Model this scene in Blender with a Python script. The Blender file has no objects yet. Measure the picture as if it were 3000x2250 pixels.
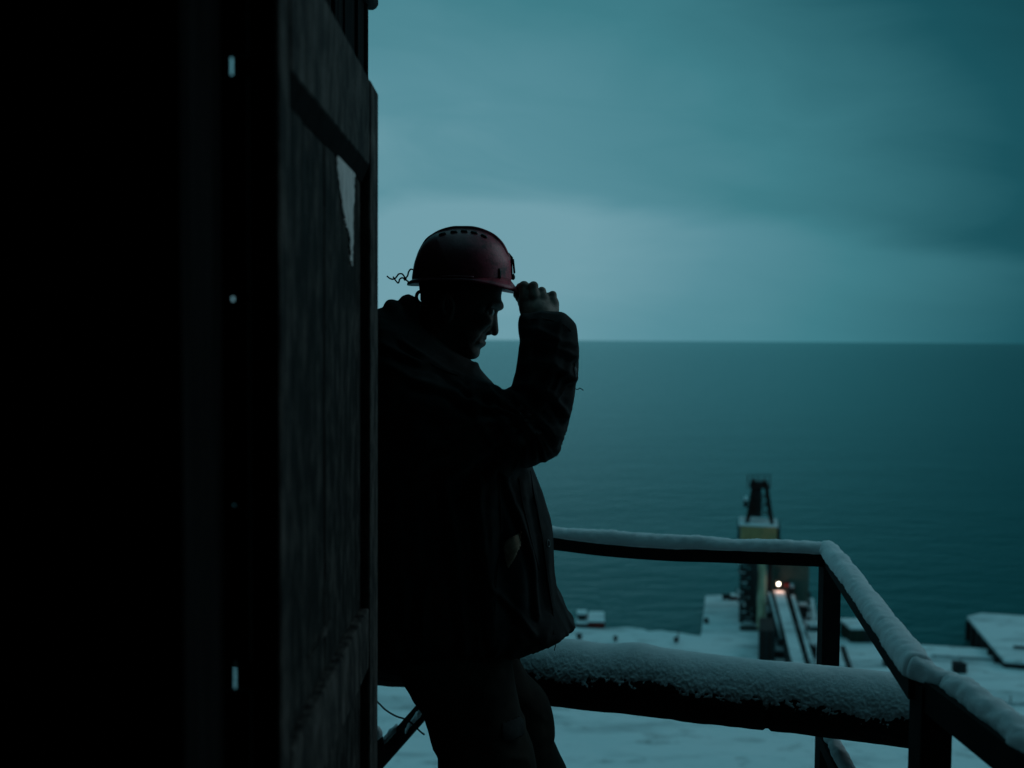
import bpy, math, random
import numpy as np
from mathutils import Vector, Matrix

R = math.radians
random.seed(7)
rng = np.random.default_rng(7)
scene = bpy.context.scene
COL = scene.collection

# ------------------------------------------------------------------ camera
CAM = Vector((0.0, 0.0, 1.58))
FPX = 3000 * 35.0 / 36.0
cam_data = bpy.data.cameras.new('camera')
cam_data.lens = 35.0
cam_data.sensor_width = 36.0
cam_data.clip_start = 0.02
cam_data.clip_end = 200000.0
cam_data.dof.use_dof = True
cam_data.dof.focus_distance = 2.52
cam_data.dof.aperture_fstop = 2.8
cam = bpy.data.objects.new('camera', cam_data)
COL.objects.link(cam)
CROT = Matrix.Rotation(R(90 - 2.56), 3, 'X') @ Matrix.Rotation(R(0.40), 3, 'Z')
cam.matrix_world = Matrix.Translation(CAM) @ CROT.to_4x4()
scene.camera = cam

# ------------------------------------------------------------------ world: overcast teal dusk
world = bpy.data.worlds.new('World')
scene.world = world
world.use_nodes = True
wn, wl = world.node_tree.nodes, world.node_tree.links
wn.clear()


def wnode(t, **kw):
    n = wn.new(t)
    for k, v in kw.items():
        setattr(n, k, v)
    return n


def wmath(op, a, b=None, c=None):
    n = wnode('ShaderNodeMath', operation=op)
    for i, v in enumerate((a, b, c)):
        if v is None:
            continue
        if isinstance(v, (int, float)):
            n.inputs[i].default_value = v
        else:
            wl.new(v, n.inputs[i])
    return n.outputs[0]


def wgauss(x, centre, width, amount):
    d = wmath('DIVIDE', wmath('SUBTRACT', x, centre), width)
    return wmath('MULTIPLY', wmath('POWER', math.e, wmath('MULTIPLY', wmath('MULTIPLY', d, d), -1.0)), amount)


tc = wnode('ShaderNodeTexCoord')
sep = wnode('ShaderNodeSeparateXYZ')
wl.new(tc.outputs['Generated'], sep.inputs[0])
dx, dy, dz = sep.outputs[0], sep.outputs[1], sep.outputs[2]
az = wmath('ARCTAN2', dx, dy)
el = wmath('ARCSINE', dz)
# slow cloud warp
cv = wnode('ShaderNodeCombineXYZ')
wl.new(wmath('MULTIPLY', az, 2.4), cv.inputs[0])
wl.new(wmath('MULTIPLY', el, 11.0), cv.inputs[1])
cn = wnode('ShaderNodeTexNoise')
cn.inputs['Scale'].default_value = 1.0
cn.inputs['Detail'].default_value = 5.0
cn.inputs['Roughness'].default_value = 0.5
cn.inputs['Distortion'].default_value = 0.5
wl.new(cv.outputs[0], cn.inputs['Vector'])
noise = wmath('SUBTRACT', cn.outputs[0], 0.5)
# arched lower edge of the cloud deck: brighter air below it, greyer band just above
arch = wmath('MULTIPLY_ADD', wmath('POWER', wmath('SUBTRACT', az, 0.04), 2.0), -0.32, 0.126)
arch = wmath('MULTIPLY_ADD', noise, 0.085, arch)
rel = wmath('SUBTRACT', el, arch)
edge = wnode('ShaderNodeMapRange', interpolation_type='SMOOTHSTEP')
wl.new(rel, edge.inputs[0])
edge.inputs[1].default_value = -0.014
edge.inputs[2].default_value = 0.028
band = wmath('MULTIPLY', edge.outputs[0], wgauss(rel, 0.0, 0.10, -0.13))
high = wnode('ShaderNodeMapRange', interpolation_type='SMOOTHSTEP')
wl.new(el, high.inputs[0])
high.inputs[1].default_value = 0.10
high.inputs[2].default_value = 0.42
high.inputs[4].default_value = -0.38
zen = wnode('ShaderNodeMapRange', interpolation_type='SMOOTHSTEP')   # an overcast sky is brightest overhead
wl.new(el, zen.inputs[0])
zen.inputs[1].default_value = 0.45
zen.inputs[2].default_value = 1.15
zen.inputs[4].default_value = 0.31
bright = wmath('ADD', wmath('ADD', 0.86, band), wmath('ADD', high.outputs[0], zen.outputs[0]))
cv2 = wnode('ShaderNodeCombineXYZ')
wl.new(wmath('MULTIPLY', az, 5.0), cv2.inputs[0])
wl.new(wmath('MULTIPLY_ADD', el, 17.0, wmath('MULTIPLY', az, 1.6)), cv2.inputs[1])
cn2 = wnode('ShaderNodeTexNoise')
cn2.inputs['Scale'].default_value = 1.0
cn2.inputs['Detail'].default_value = 7.0
cn2.inputs['Roughness'].default_value = 0.55
cn2.inputs['Distortion'].default_value = 0.8
wl.new(cv2.outputs[0], cn2.inputs['Vector'])
mottle = wmath('MULTIPLY', wmath('SUBTRACT', cn2.outputs[0], 0.5), wmath('MULTIPLY_ADD', edge.outputs[0], 0.07, 0.08))
bright = wmath('ADD', bright, mottle)
bright = wmath('ADD', bright, wmath('MULTIPLY', noise, 0.12))
bright = wmath('ADD', bright, wgauss(az, -0.12, 0.42, 0.20))
bright = wmath('ADD', bright, wgauss(az, 0.72, 0.36, -0.72))
bright = wmath('ADD', bright, wgauss(el, 0.0, 0.05, -0.05))
ramp = wnode('ShaderNodeValToRGB')
ramp.color_ramp.interpolation = 'LINEAR'
els = ramp.color_ramp.elements
els[0].position = 0.0
els[0].color = (0.003, 0.036, 0.046, 1)
els[1].position = 1.0
els[1].color = (0.160, 0.340, 0.402, 1)
e = els.new(0.35)
e.color = (0.010, 0.084, 0.108, 1)
e = els.new(0.70)
e.color = (0.050, 0.204, 0.246, 1)
e = els.new(0.87)
e.color = (0.092, 0.262, 0.318, 1)
wl.new(bright, ramp.inputs[0])
nish = wnode('ShaderNodeTexSky', sky_type='NISHITA')
nish.sun_disc = False
nish.sun_elevation = R(-3.0)
nish.sun_rotation = R(-10.0)
nbg = wnode('ShaderNodeBackground')
nbg.inputs['Strength'].default_value = 0.004
wl.new(nish.outputs[0], nbg.inputs['Color'])
cbg = wnode('ShaderNodeBackground')
cbg.inputs['Strength'].default_value = 1.0
wl.new(ramp.outputs[0], cbg.inputs['Color'])
addb = wnode('ShaderNodeAddShader')
wl.new(nbg.outputs[0], addb.inputs[0])
wl.new(cbg.outputs[0], addb.inputs[1])
wout = wnode('ShaderNodeOutputWorld')
wl.new(addb.outputs[0], wout.inputs['Surface'])

# the last light of the day behind the cloud: very weak and very soft
sun_data = bpy.data.lights.new('sun', 'SUN')
sun_data.energy = 0.30
sun_data.angle = R(40)
sun_data.color = (0.66, 0.90, 1.0)
sun = bpy.data.objects.new('sun', sun_data)
COL.objects.link(sun)
sun.rotation_euler = Vector((-0.80, -0.42, -0.48)).to_track_quat('-Z', 'Y').to_euler()

scene.view_settings.view_transform = 'Standard'
scene.view_settings.look = 'None'
scene.view_settings.gamma = 1.0
scene.view_settings.exposure = 0.0
scene.render.engine = 'CYCLES'
scene.cycles.use_denoising = True
scene.cycles.max_bounces = 8
scene.cycles.sample_clamp_indirect = 4.0


# ------------------------------------------------------------------ helpers
def P(px, py, Y):
    """point of the photograph (3000 x 2250) at distance Y in front of the camera"""
    d = CROT @ Vector(((px - 1500) / FPX, -(py - 1125) / FPX, -1.0))
    return CAM + d * (Y / d.y)


def G(px, py, z):
    """point of the photograph on the level z"""
    d = CROT @ Vector(((px - 1500) / FPX, -(py - 1125) / FPX, -1.0))
    return CAM + d * ((z - CAM.z) / d.z)


_lat = rng.random((64, 64, 64)).astype(np.float32)


def vnoise(Pt, scale, octaves=3):
    Pt = np.asarray(Pt, dtype=np.float64)
    out = np.zeros(len(Pt))
    amp, tot = 1.0, 0.0
    q = Pt * scale
    for o in range(octaves):
        i = np.floor(q).astype(np.int64)
        f = q - i
        f = f * f * (3 - 2 * f)
        acc = 0
        for a in (0, 1):
            wa = f[:, 0] if a else 1 - f[:, 0]
            for b in (0, 1):
                wb = f[:, 1] if b else 1 - f[:, 1]
                for c in (0, 1):
                    wc = f[:, 2] if c else 1 - f[:, 2]
                    acc = acc + wa * wb * wc * _lat[(i[:, 0] + a) & 63, (i[:, 1] + b) & 63, (i[:, 2] + c) & 63]
        out += amp * (acc * 2 - 1)
        tot += amp
        amp *= 0.5
        q = q * 2.03 + 17.3
    return out / tot


def mesh_from(name, V, F, smooth=True):
    me = bpy.data.meshes.new(name)
    V = np.asarray(V, dtype=np.float32)
    me.from_pydata(V.tolist(), [], F if isinstance(F, list) else F.tolist())
    me.update()
    if smooth:
        me.polygons.foreach_set('use_smooth', [True] * len(me.polygons))
    return me


def link(name, me, mat, parent=None, label=None):
    o = bpy.data.objects.new(name, me)
    COL.objects.link(o)
    if mat is not None and not me.materials:
        me.materials.append(mat)
    if parent is not None:
        o.parent = parent
        o.matrix_parent_inverse = parent.matrix_basis.inverted()
    if label:
        o['label'] = label
    return o


def tag(o, label=None, category=None, group=None, kind=None):
    if label:
        o['label'] = label
    if category:
        o['category'] = category
    if group:
        o['group'] = group
    if kind:
        o['kind'] = kind
    return o


def thing(name, loc, label, category, group=None):
    o = bpy.data.objects.new(name, None)
    o.empty_display_size = 0.1
    COL.objects.link(o)
    o.location = loc
    return tag(o, label, category, group)


class MB:
    """collects simple shapes, then links them as one mesh object"""

    def __init__(self):
        self.V, self.F = [], []

    def raw(self, V, F):
        n = len(self.V)
        self.V += [tuple(v) for v in V]
        self.F += [tuple(n + i for i in f) for f in F]
        return self

    def box(self, a, b):
        (x0, y0, z0), (x1, y1, z1) = a, b
        x0, x1 = min(x0, x1), max(x0, x1)
        y0, y1 = min(y0, y1), max(y0, y1)
        z0, z1 = min(z0, z1), max(z0, z1)
        return self.raw([(x0, y0, z0), (x1, y0, z0), (x1, y1, z0), (x0, y1, z0),
                         (x0, y0, z1), (x1, y0, z1), (x1, y1, z1), (x0, y1, z1)],
                        [(0, 3, 2, 1), (4, 5, 6, 7), (0, 1, 5, 4), (1, 2, 6, 5), (2, 3, 7, 6), (3, 0, 4, 7)])

    def bar(self, a, b, w, h=None, up=(0, 0, 1)):
        """rectangular bar from a to b, width w (sideways), height h (up)"""
        h = w if h is None else h
        a, b, up = Vector(a), Vector(b), Vector(up)
        d = (b - a).normalized()
        s = d.cross(up)
        if s.length < 1e-4:
            s = d.cross(Vector((0, 1, 0)))
        s.normalize()
        u = s.cross(d).normalized()
        V = []
        for p in (a, b):
            for i, j in ((-1, -1), (1, -1), (1, 1), (-1, 1)):
                V.append(p + s * (w / 2 * i) + u * (h / 2 * j))
        return self.raw(V, [(3, 2, 1, 0), (4, 5, 6, 7), (0, 1, 5, 4), (1, 2, 6, 5), (2, 3, 7, 6), (3, 0, 4, 7)])

    def tube(self, pts, r, n=8):
        pts = [Vector(p) for p in pts]
        rs = r if isinstance(r, (list, tuple)) else [r] * len(pts)
        V, F = [], []
        ref = None
        for i, p in enumerate(pts):
            d = (pts[min(i + 1, len(pts) - 1)] - pts[max(i - 1, 0)]).normalized()
            if ref is None:
                ref = d.orthogonal().normalized()
            ref = (ref - d * ref.dot(d)).normalized()
            t = d.cross(ref)
            for k in range(n):
                a = 2 * math.pi * k / n
                V.append(p + (ref * math.cos(a) + t * math.sin(a)) * rs[i])
        for i in range(len(pts) - 1):
            for k in range(n):
                F.append((i * n + k, i * n + (k + 1) % n, (i + 1) * n + (k + 1) % n, (i + 1) * n + k))
        F.append(tuple(reversed(range(n))))
        F.append(tuple((len(pts) - 1) * n + k for k in range(n)))
        return self.raw(V, F)

    def prism(self, poly, z0, z1):
        n = len(poly)
        V = [(x, y, z0) for x, y in poly] + [(x, y, z1) for x, y in poly]
        F = [tuple(reversed(range(n))), tuple(range(n, 2 * n))]
        for i in range(n):
            j = (i + 1) % n
            F.append((i, j, n + j, n + i))
        return self.raw(V, F)

    def build(self, name, mat, parent=None, label=None, smooth=False, bevel=0.0):
        me = mesh_from(name, self.V, self.F, smooth)
        import bmesh
        bm = bmesh.new()
        bm.from_mesh(me)
        bmesh.ops.recalc_face_normals(bm, faces=bm.faces)
        if bevel:
            bmesh.ops.bevel(bm, geom=list(bm.edges), offset=bevel, segments=2, affect='EDGES', profile=0.5)
        bm.to_mesh(me)
        bm.free()
        return link(name, me, mat, parent, label)


def catmull(pts, n):
    pts = [Vector(p) for p in pts]
    out = []
    for i in range(len(pts) - 1):
        p0, p1, p2, p3 = pts[max(i - 1, 0)], pts[i], pts[i + 1], pts[min(i + 2, len(pts) - 1)]
        for k in range(n):
            t = k / n
            out.append(0.5 * ((2 * p1) + (p2 - p0) * t + (2 * p0 - 5 * p1 + 4 * p2 - p3) * t * t
                              + (3 * p1 - p0 - 3 * p2 + p3) * t ** 3))
    out.append(pts[-1])
    return out


# ---- implicit surfaces
def sd_poly(X, Z, poly):
    """2-D signed distance to a closed polygon (negative inside)"""
    d = np.full(X.shape, 1e9)
    s = np.ones(X.shape)
    n = len(poly)
    for i in range(n):
        ax, az_ = poly[i]
        bx, bz = poly[i - 1]
        ex, ez = bx - ax, bz - az_
        wx, wz = X - ax, Z - az_
        t = np.clip((wx * ex + wz * ez) / (ex * ex + ez * ez + 1e-12), 0, 1)
        d = np.minimum(d, (wx - ex * t) ** 2 + (wz - ez * t) ** 2)
        c1, c2, c3 = Z >= az_, Z < bz, ex * wz > ez * wx
        flip = (c1 & c2 & c3) | (~c1 & ~c2 & ~c3)
        s = np.where(flip, -s, s)
    return s * np.sqrt(d)


def inflate(a, dy, T, Rr):
    """outline a pumped up sideways to the half-thickness T with round edges Rr"""
    q0 = a + Rr
    q1 = np.abs(dy) - T + Rr
    return np.minimum(np.maximum(q0, q1), 0) + np.sqrt(np.maximum(q0, 0) ** 2 + np.maximum(q1, 0) ** 2) - Rr


def smin(a, b, k):
    h = np.clip(0.5 + 0.5 * (b - a) / k, 0, 1)
    return b * (1 - h) + a * h - k * h * (1 - h)


def smax(a, b, k):
    return -smin(-a, -b, k)


class Grid:
    def __init__(self, lo, hi, h):
        self.lo, self.h = np.array(lo, float), h
        n = [int(math.ceil((hi[i] - lo[i]) / h)) + 1 for i in range(3)]
        ax = [lo[i] + h * np.arange(n[i]) for i in range(3)]
        self.X = ax[0][:, None, None]
        self.Y = ax[1][None, :, None]
        self.Z = ax[2][None, None, :]
        self.X2, self.Z2 = np.meshgrid(ax[0], ax[2], indexing='ij')

    def poly(self, pts):
        return sd_poly(self.X2, self.Z2, pts)[:, None, :]

    def cap(self, a, b, ra, rb):
        """tapered capsule"""
        a, b = Vector(a), Vector(b)
        d = b - a
        L2 = max(d.length_squared, 1e-9)
        wx, wy, wz = self.X - a.x, self.Y - a.y, self.Z - a.z
        t = np.clip((wx * d.x + wy * d.y + wz * d.z) / L2, 0, 1)
        return np.sqrt((wx - d.x * t) ** 2 + (wy - d.y * t) ** 2 + (wz - d.z * t) ** 2) - (ra + (rb - ra) * t)

    def ell(self, c, r):
        k = np.sqrt(((self.X - c[0]) / r[0]) ** 2 + ((self.Y - c[1]) / r[1]) ** 2 + ((self.Z - c[2]) / r[2]) ** 2)
        return (k - 1.0) * min(r)

    def nets(self, F):
        F = np.ascontiguousarray(F, dtype=np.float32)
        # a closed border
        F[0], F[-1] = 1, 1
        F[:, 0], F[:, -1] = 1, 1
        F[:, :, 0], F[:, :, -1] = 1, 1
        ins = F < 0
        sh = [s - 1 for s in F.shape]
        cnt = np.zeros(sh, np.int8)
        for a in (0, 1):
            for b in (0, 1):
                for c in (0, 1):
                    cnt += ins[a:a + sh[0], b:b + sh[1], c:c + sh[2]]
        act = (cnt > 0) & (cnt < 8)
        ci = np.argwhere(act)
        idx = np.full(sh, -1, np.int32)
        idx[act] = np.arange(len(ci))
        acc = np.zeros((len(ci), 3))
        num = np.zeros(len(ci))
        cor = [(a, b, c) for a in (0, 1) for b in (0, 1) for c in (0, 1)]
        for p in cor:
            for k in range(3):
                if p[k]:
                    continue
                q = list(p)
                q[k] = 1
                f0 = F[ci[:, 0] + p[0], ci[:, 1] + p[1], ci[:, 2] + p[2]]
                f1 = F[ci[:, 0] + q[0], ci[:, 1] + q[1], ci[:, 2] + q[2]]
                m = (f0 < 0) != (f1 < 0)
                t = np.where(m, f0 / np.where(m, f0 - f1, 1), 0)
                pos = np.tile(np.array(p, float), (len(ci), 1))
                pos[:, k] += t
                acc += pos * m[:, None]
                num += m
        V = self.lo + self.h * (ci + acc / num[:, None])
        quads = []
        for k in range(3):
            i, j = (k + 1) % 3, (k + 2) % 3
            s0 = [slice(None)] * 3
            s1 = [slice(None)] * 3
            s0[k], s1[k] = slice(0, -1), slice(1, None)
            a, b = ins[tuple(s0)], ins[tuple(s1)]
            for sgn, m in ((1, a & ~b), (0, ~a & b)):
                e = np.argwhere(m)
                e = e[(e[:, i] > 0) & (e[:, j] > 0) & (e[:, i] < sh[i]) & (e[:, j] < sh[j])]
                if not len(e):
                    continue
                vs = []
                for di, dj in ((-1, -1), (0, -1), (0, 0), (-1, 0)):
                    c = e.copy()
                    c[:, i] += di
                    c[:, j] += dj
                    vs.append(idx[c[:, 0], c[:, 1], c[:, 2]])
                q = np.stack(vs, 1)
                if not sgn:
                    q = q[:, ::-1]
                quads.append(q)
        Q = np.concatenate(quads)
        return V, Q


def vnormals(V, Q):
    n = np.cross(V[Q[:, 2]] - V[Q[:, 0]], V[Q[:, 3]] - V[Q[:, 1]])
    N = np.zeros_like(V)
    for k in range(4):
        np.add.at(N, Q[:, k], n)
    return N / (np.linalg.norm(N, axis=1, keepdims=True) + 1e-12)


def relax(V, Q, it=2, lam=0.5):
    for _ in range(it):
        S = np.zeros_like(V)
        C = np.zeros(len(V))
        for k in range(4):
            j = Q[:, (k + 1) % 4]
            np.add.at(S, Q[:, k], V[j])
            np.add.at(C, Q[:, k], 1)
            np.add.at(S, j, V[Q[:, k]])
            np.add.at(C, j, 1)
        V = V + lam * (S / C[:, None] - V)
    return V


def px_poly(pts, Y):
    return [(P(x, y, Y).x, P(x, y, Y).z) for x, y in pts]


# ------------------------------------------------------------------ materials
def mat_base(name, color, rough=0.7, spec=0.3, metal=0.0):
    m = bpy.data.materials.new(name)
    m.use_nodes = True
    b = m.node_tree.nodes['Principled BSDF']
    b.inputs['Base Color'].default_value = (*color, 1)
    b.inputs['Roughness'].default_value = rough
    b.inputs['Specular IOR Level'].default_value = spec
    b.inputs['Metallic'].default_value = metal
    return m


def mat_noise(name, c0, c1, scale=(5, 5, 5), rough=0.8, spec=0.2, detail=6.0, bump=0.0, bump_scale=None,
              lo=0.35, hi=0.65, bump_dist=0.01, nrough=0.6):
    """two colours mixed by a stretched noise, with fine relief"""
    m = mat_base(name, c0, rough, spec)
    nt = m.node_tree
    N, L = nt.nodes, nt.links
    b = N['Principled BSDF']
    t = N.new('ShaderNodeTexCoord')
    mp = N.new('ShaderNodeMapping')
    mp.inputs['Scale'].default_value = scale
    L.new(t.outputs['Object'], mp.inputs[0])
    n = N.new('ShaderNodeTexNoise')
    n.inputs['Scale'].default_value = 1.0
    n.inputs['Detail'].default_value = detail
    n.inputs['Roughness'].default_value = nrough
    L.new(mp.outputs[0], n.inputs['Vector'])
    r = N.new('ShaderNodeValToRGB')
    r.color_ramp.elements[0].position = lo
    r.color_ramp.elements[1].position = hi
    r.color_ramp.elements[0].color = (*c0, 1)
    r.color_ramp.elements[1].color = (*c1, 1)
    L.new(n.outputs[0], r.inputs[0])
    L.new(r.outputs[0], b.inputs['Base Color'])
    if bump:
        m2 = N.new('ShaderNodeMapping')
        m2.inputs['Scale'].default_value = bump_scale or scale
        L.new(t.outputs['Object'], m2.inputs[0])
        n2 = N.new('ShaderNodeTexNoise')
        n2.inputs['Scale'].default_value = 1.0
        n2.inputs['Detail'].default_value = 5.0
        L.new(m2.outputs[0], n2.inputs['Vector'])
        bp = N.new('ShaderNodeBump')
        bp.inputs['Strength'].default_value = bump
        bp.inputs['Distance'].default_value = bump_dist
        L.new(n2.outputs[0], bp.inputs['Height'])
        L.new(bp.outputs[0], b.inputs['Normal'])
    return m


M = {}
M['snow'] = mat_noise('snow', (0.74, 0.77, 0.80), (0.82, 0.84, 0.86), (30, 30, 30), 0.9, 0.1, bump=0.5,
                      bump_scale=(420, 420, 420), bump_dist=0.002)
M['snow_land'] = mat_noise('snow_land', (0.28, 0.34, 0.36), (0.80, 0.83, 0.85), (0.05, 0.20, 0.1), 0.9, 0.1, lo=0.28,
                           hi=0.50, bump=0.6, bump_scale=(0.35, 0.9, 0.5), bump_dist=0.5)
def trampled(m):
    nt_ = m.node_tree
    N, L = nt_.nodes, nt_.links
    b_ = N['Principled BSDF']
    src = b_.inputs['Base Color'].links[0].from_socket
    t_ = N.new('ShaderNodeTexCoord')
    mp_ = N.new('ShaderNodeMapping')
    mp_.inputs['Scale'].default_value = (0.22, 0.5, 0.3)
    mp_.inputs['Rotation'].default_value = (0, 0, R(8))
    L.new(t_.outputs['Object'], mp_.inputs[0])
    n_ = N.new('ShaderNodeTexNoise')
    n_.inputs['Scale'].default_value = 1.0
    n_.inputs['Detail'].default_value = 7.0
    n_.inputs['Roughness'].default_value = 0.65
    L.new(mp_.outputs[0], n_.inputs['Vector'])
    r_ = N.new('ShaderNodeValToRGB')
    r_.color_ramp.elements[0].position = 0.55
    r_.color_ramp.elements[1].position = 0.72
    r_.color_ramp.elements[1].color = (0.7, 0.7, 0.7, 1)
    L.new(n_.outputs[0], r_.inputs[0])
    mx = N.new('ShaderNodeMix')
    mx.data_type = 'RGBA'
    L.new(r_.outputs[0], mx.inputs[0])
    L.new(src, mx.inputs[6])
    mx.inputs[7].default_value = (0.16, 0.18, 0.18, 1)
    L.new(mx.outputs[2], b_.inputs['Base Color'])


trampled(M['snow_land'])
M['iron'] = mat_noise('iron', (0.010, 0.010, 0.011), (0.022, 0.019, 0.017), (20, 20, 20), 0.85, 0.1, bump=0.3,
                      bump_scale=(120, 120, 120), bump_dist=0.002)
M['log'] = mat_noise('log', (0.012, 0.011, 0.010), (0.03, 0.026, 0.022), (3, 40, 40), 0.9, 0.1, bump=0.8,
                     bump_scale=(6, 60, 60), bump_dist=0.01)
M['deck'] = mat_noise('deck', (0.03, 0.028, 0.026), (0.09, 0.085, 0.08), (3, 40, 40), 0.9, 0.1, bump=0.5,
                      bump_scale=(4, 60, 40), bump_dist=0.004)
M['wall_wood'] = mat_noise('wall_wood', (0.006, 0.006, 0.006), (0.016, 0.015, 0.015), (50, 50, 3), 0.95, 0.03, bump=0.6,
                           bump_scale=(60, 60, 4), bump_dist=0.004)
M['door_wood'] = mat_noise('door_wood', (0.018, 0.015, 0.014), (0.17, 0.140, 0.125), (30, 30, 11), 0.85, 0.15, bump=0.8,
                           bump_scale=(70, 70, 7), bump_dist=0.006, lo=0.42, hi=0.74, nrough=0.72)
M['door_panel'] = mat_noise('door_panel', (0.008, 0.007, 0.006), (0.13, 0.107, 0.095), (26, 30, 11), 0.85, 0.15, bump=0.9,
                            bump_scale=(60, 60, 6), bump_dist=0.006, lo=0.47, hi=0.78, nrough=0.72)
M['paint_flake'] = mat_noise('paint_flake', (0.16, 0.125, 0.118), (0.80, 0.70, 0.67), (150, 150, 14), 0.7, 0.2, bump=0.5,
                             bump_scale=(100, 100, 12), bump_dist=0.003, lo=0.28, hi=0.5)
M['jacket'] = mat_noise('jacket', (0.020, 0.019, 0.019), (0.050, 0.047, 0.045), (14, 14, 14), 0.9, 0.12, bump=0.35,
                        bump_scale=(900, 900, 900), bump_dist=0.001, lo=0.45, hi=0.8)
M['jacket_worn'] = mat_noise('jacket_worn', (0.015, 0.015, 0.015), (0.30, 0.30, 0.30), (45, 45, 90), 0.75, 0.25, bump=0.3,
                             bump_scale=(500, 500, 500), bump_dist=0.001, lo=0.42, hi=0.8)
M['trousers'] = mat_noise('trousers', (0.015, 0.012, 0.010), (0.030, 0.023, 0.018), (12, 12, 12), 0.9, 0.1, bump=0.4,
                          bump_scale=(800, 800, 800), bump_dist=0.001)
M['lining'] = mat_noise('lining', (0.34, 0.19, 0.13), (0.52, 0.32, 0.23), (80, 80, 80), 0.9, 0.1)
M['skin'] = mat_noise('skin', (0.16, 0.108, 0.090), (0.32, 0.230, 0.190), (45, 45, 45), 0.6, 0.3, bump=0.35,
                      bump_scale=(350, 350, 350), bump_dist=0.0012)
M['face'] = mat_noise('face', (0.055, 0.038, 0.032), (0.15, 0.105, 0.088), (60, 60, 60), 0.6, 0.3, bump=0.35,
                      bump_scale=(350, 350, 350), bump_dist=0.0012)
M['hair'] = mat_noise('hair', (0.008, 0.007, 0.006), (0.03, 0.026, 0.022), (300, 300, 120), 0.8, 0.2, bump=0.8,
                      bump_scale=(600, 600, 200), bump_dist=0.003)
M['eye'] = mat_base('eye', (0.45, 0.43, 0.42), 0.15, 0.6)
M['helmet'] = mat_noise('helmet', (0.64, 0.070, 0.110), (0.10, 0.022, 0.028), (26, 26, 40), 0.42, 0.4, bump=0.25,
                        bump_scale=(160, 160, 160), bump_dist=0.002, lo=0.50, hi=0.66, nrough=0.72)
M['helmet_brim'] = mat_noise('helmet_brim', (0.60, 0.100, 0.140), (0.10, 0.025, 0.035), (40, 40, 40), 0.4, 0.4, bump=0.2,
                             bump_scale=(160, 160, 160), bump_dist=0.002, lo=0.52, hi=0.75, nrough=0.7)
M['black_plastic'] = mat_base('black_plastic', (0.008, 0.008, 0.009), 0.45, 0.4)
M['grey_strap'] = mat_base('grey_strap', (0.09, 0.10, 0.105), 0.7, 0.2)
M['boot'] = mat_noise('boot', (0.008, 0.007, 0.007), (0.02, 0.018, 0.016), (20, 20, 20), 0.6, 0.3)
M['yellow_paint'] = mat_noise('yellow_paint', (0.50, 0.34, 0.16), (0.38, 0.26, 0.13), (0.7, 0.7, 0.5), 0.8, 0.2)
M['column_paint'] = mat_noise('column_paint', (0.55, 0.48, 0.32), (0.36, 0.32, 0.22), (0.7, 0.7, 0.3), 0.8, 0.2)
M['cladding'] = mat_noise('cladding', (0.15, 0.185, 0.155), (0.10, 0.13, 0.11), (0.4, 0.4, 0.2), 0.8, 0.2)
M['rust'] = mat_noise('rust', (0.045, 0.018, 0.016), (0.020, 0.014, 0.013), (0.8, 0.8, 0.5), 0.85, 0.15)
M['dark_steel'] = mat_noise('dark_steel', (0.018, 0.020, 0.021), (0.035, 0.036, 0.036), (0.8, 0.8, 0.5), 0.8, 0.2)
M['red_paint'] = mat_noise('red_paint', (0.26, 0.030, 0.024), (0.14, 0.02, 0.018), (1, 1, 1), 0.7, 0.2)
M['green_paint'] = mat_noise('green_paint', (0.022, 0.034, 0.024), (0.012, 0.02, 0.016), (1, 1, 0.4), 0.8, 0.2)
M['concrete'] = mat_noise('concrete', (0.05, 0.05, 0.05), (0.09, 0.088, 0.085), (0.6, 0.6, 0.6), 0.9, 0.1)
lm = bpy.data.materials.new('lamp_glow')
lm.use_nodes = True
lb = lm.node_tree.nodes['Principled BSDF']
lb.inputs['Base Color'].default_value = (0.8, 0.8, 0.75, 1)
lb.inputs['Emission Color'].default_value = (1.0, 0.93, 0.72, 1)
lb.inputs['Emission Strength'].default_value = 16.0
M['lamp_glow'] = lm


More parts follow.
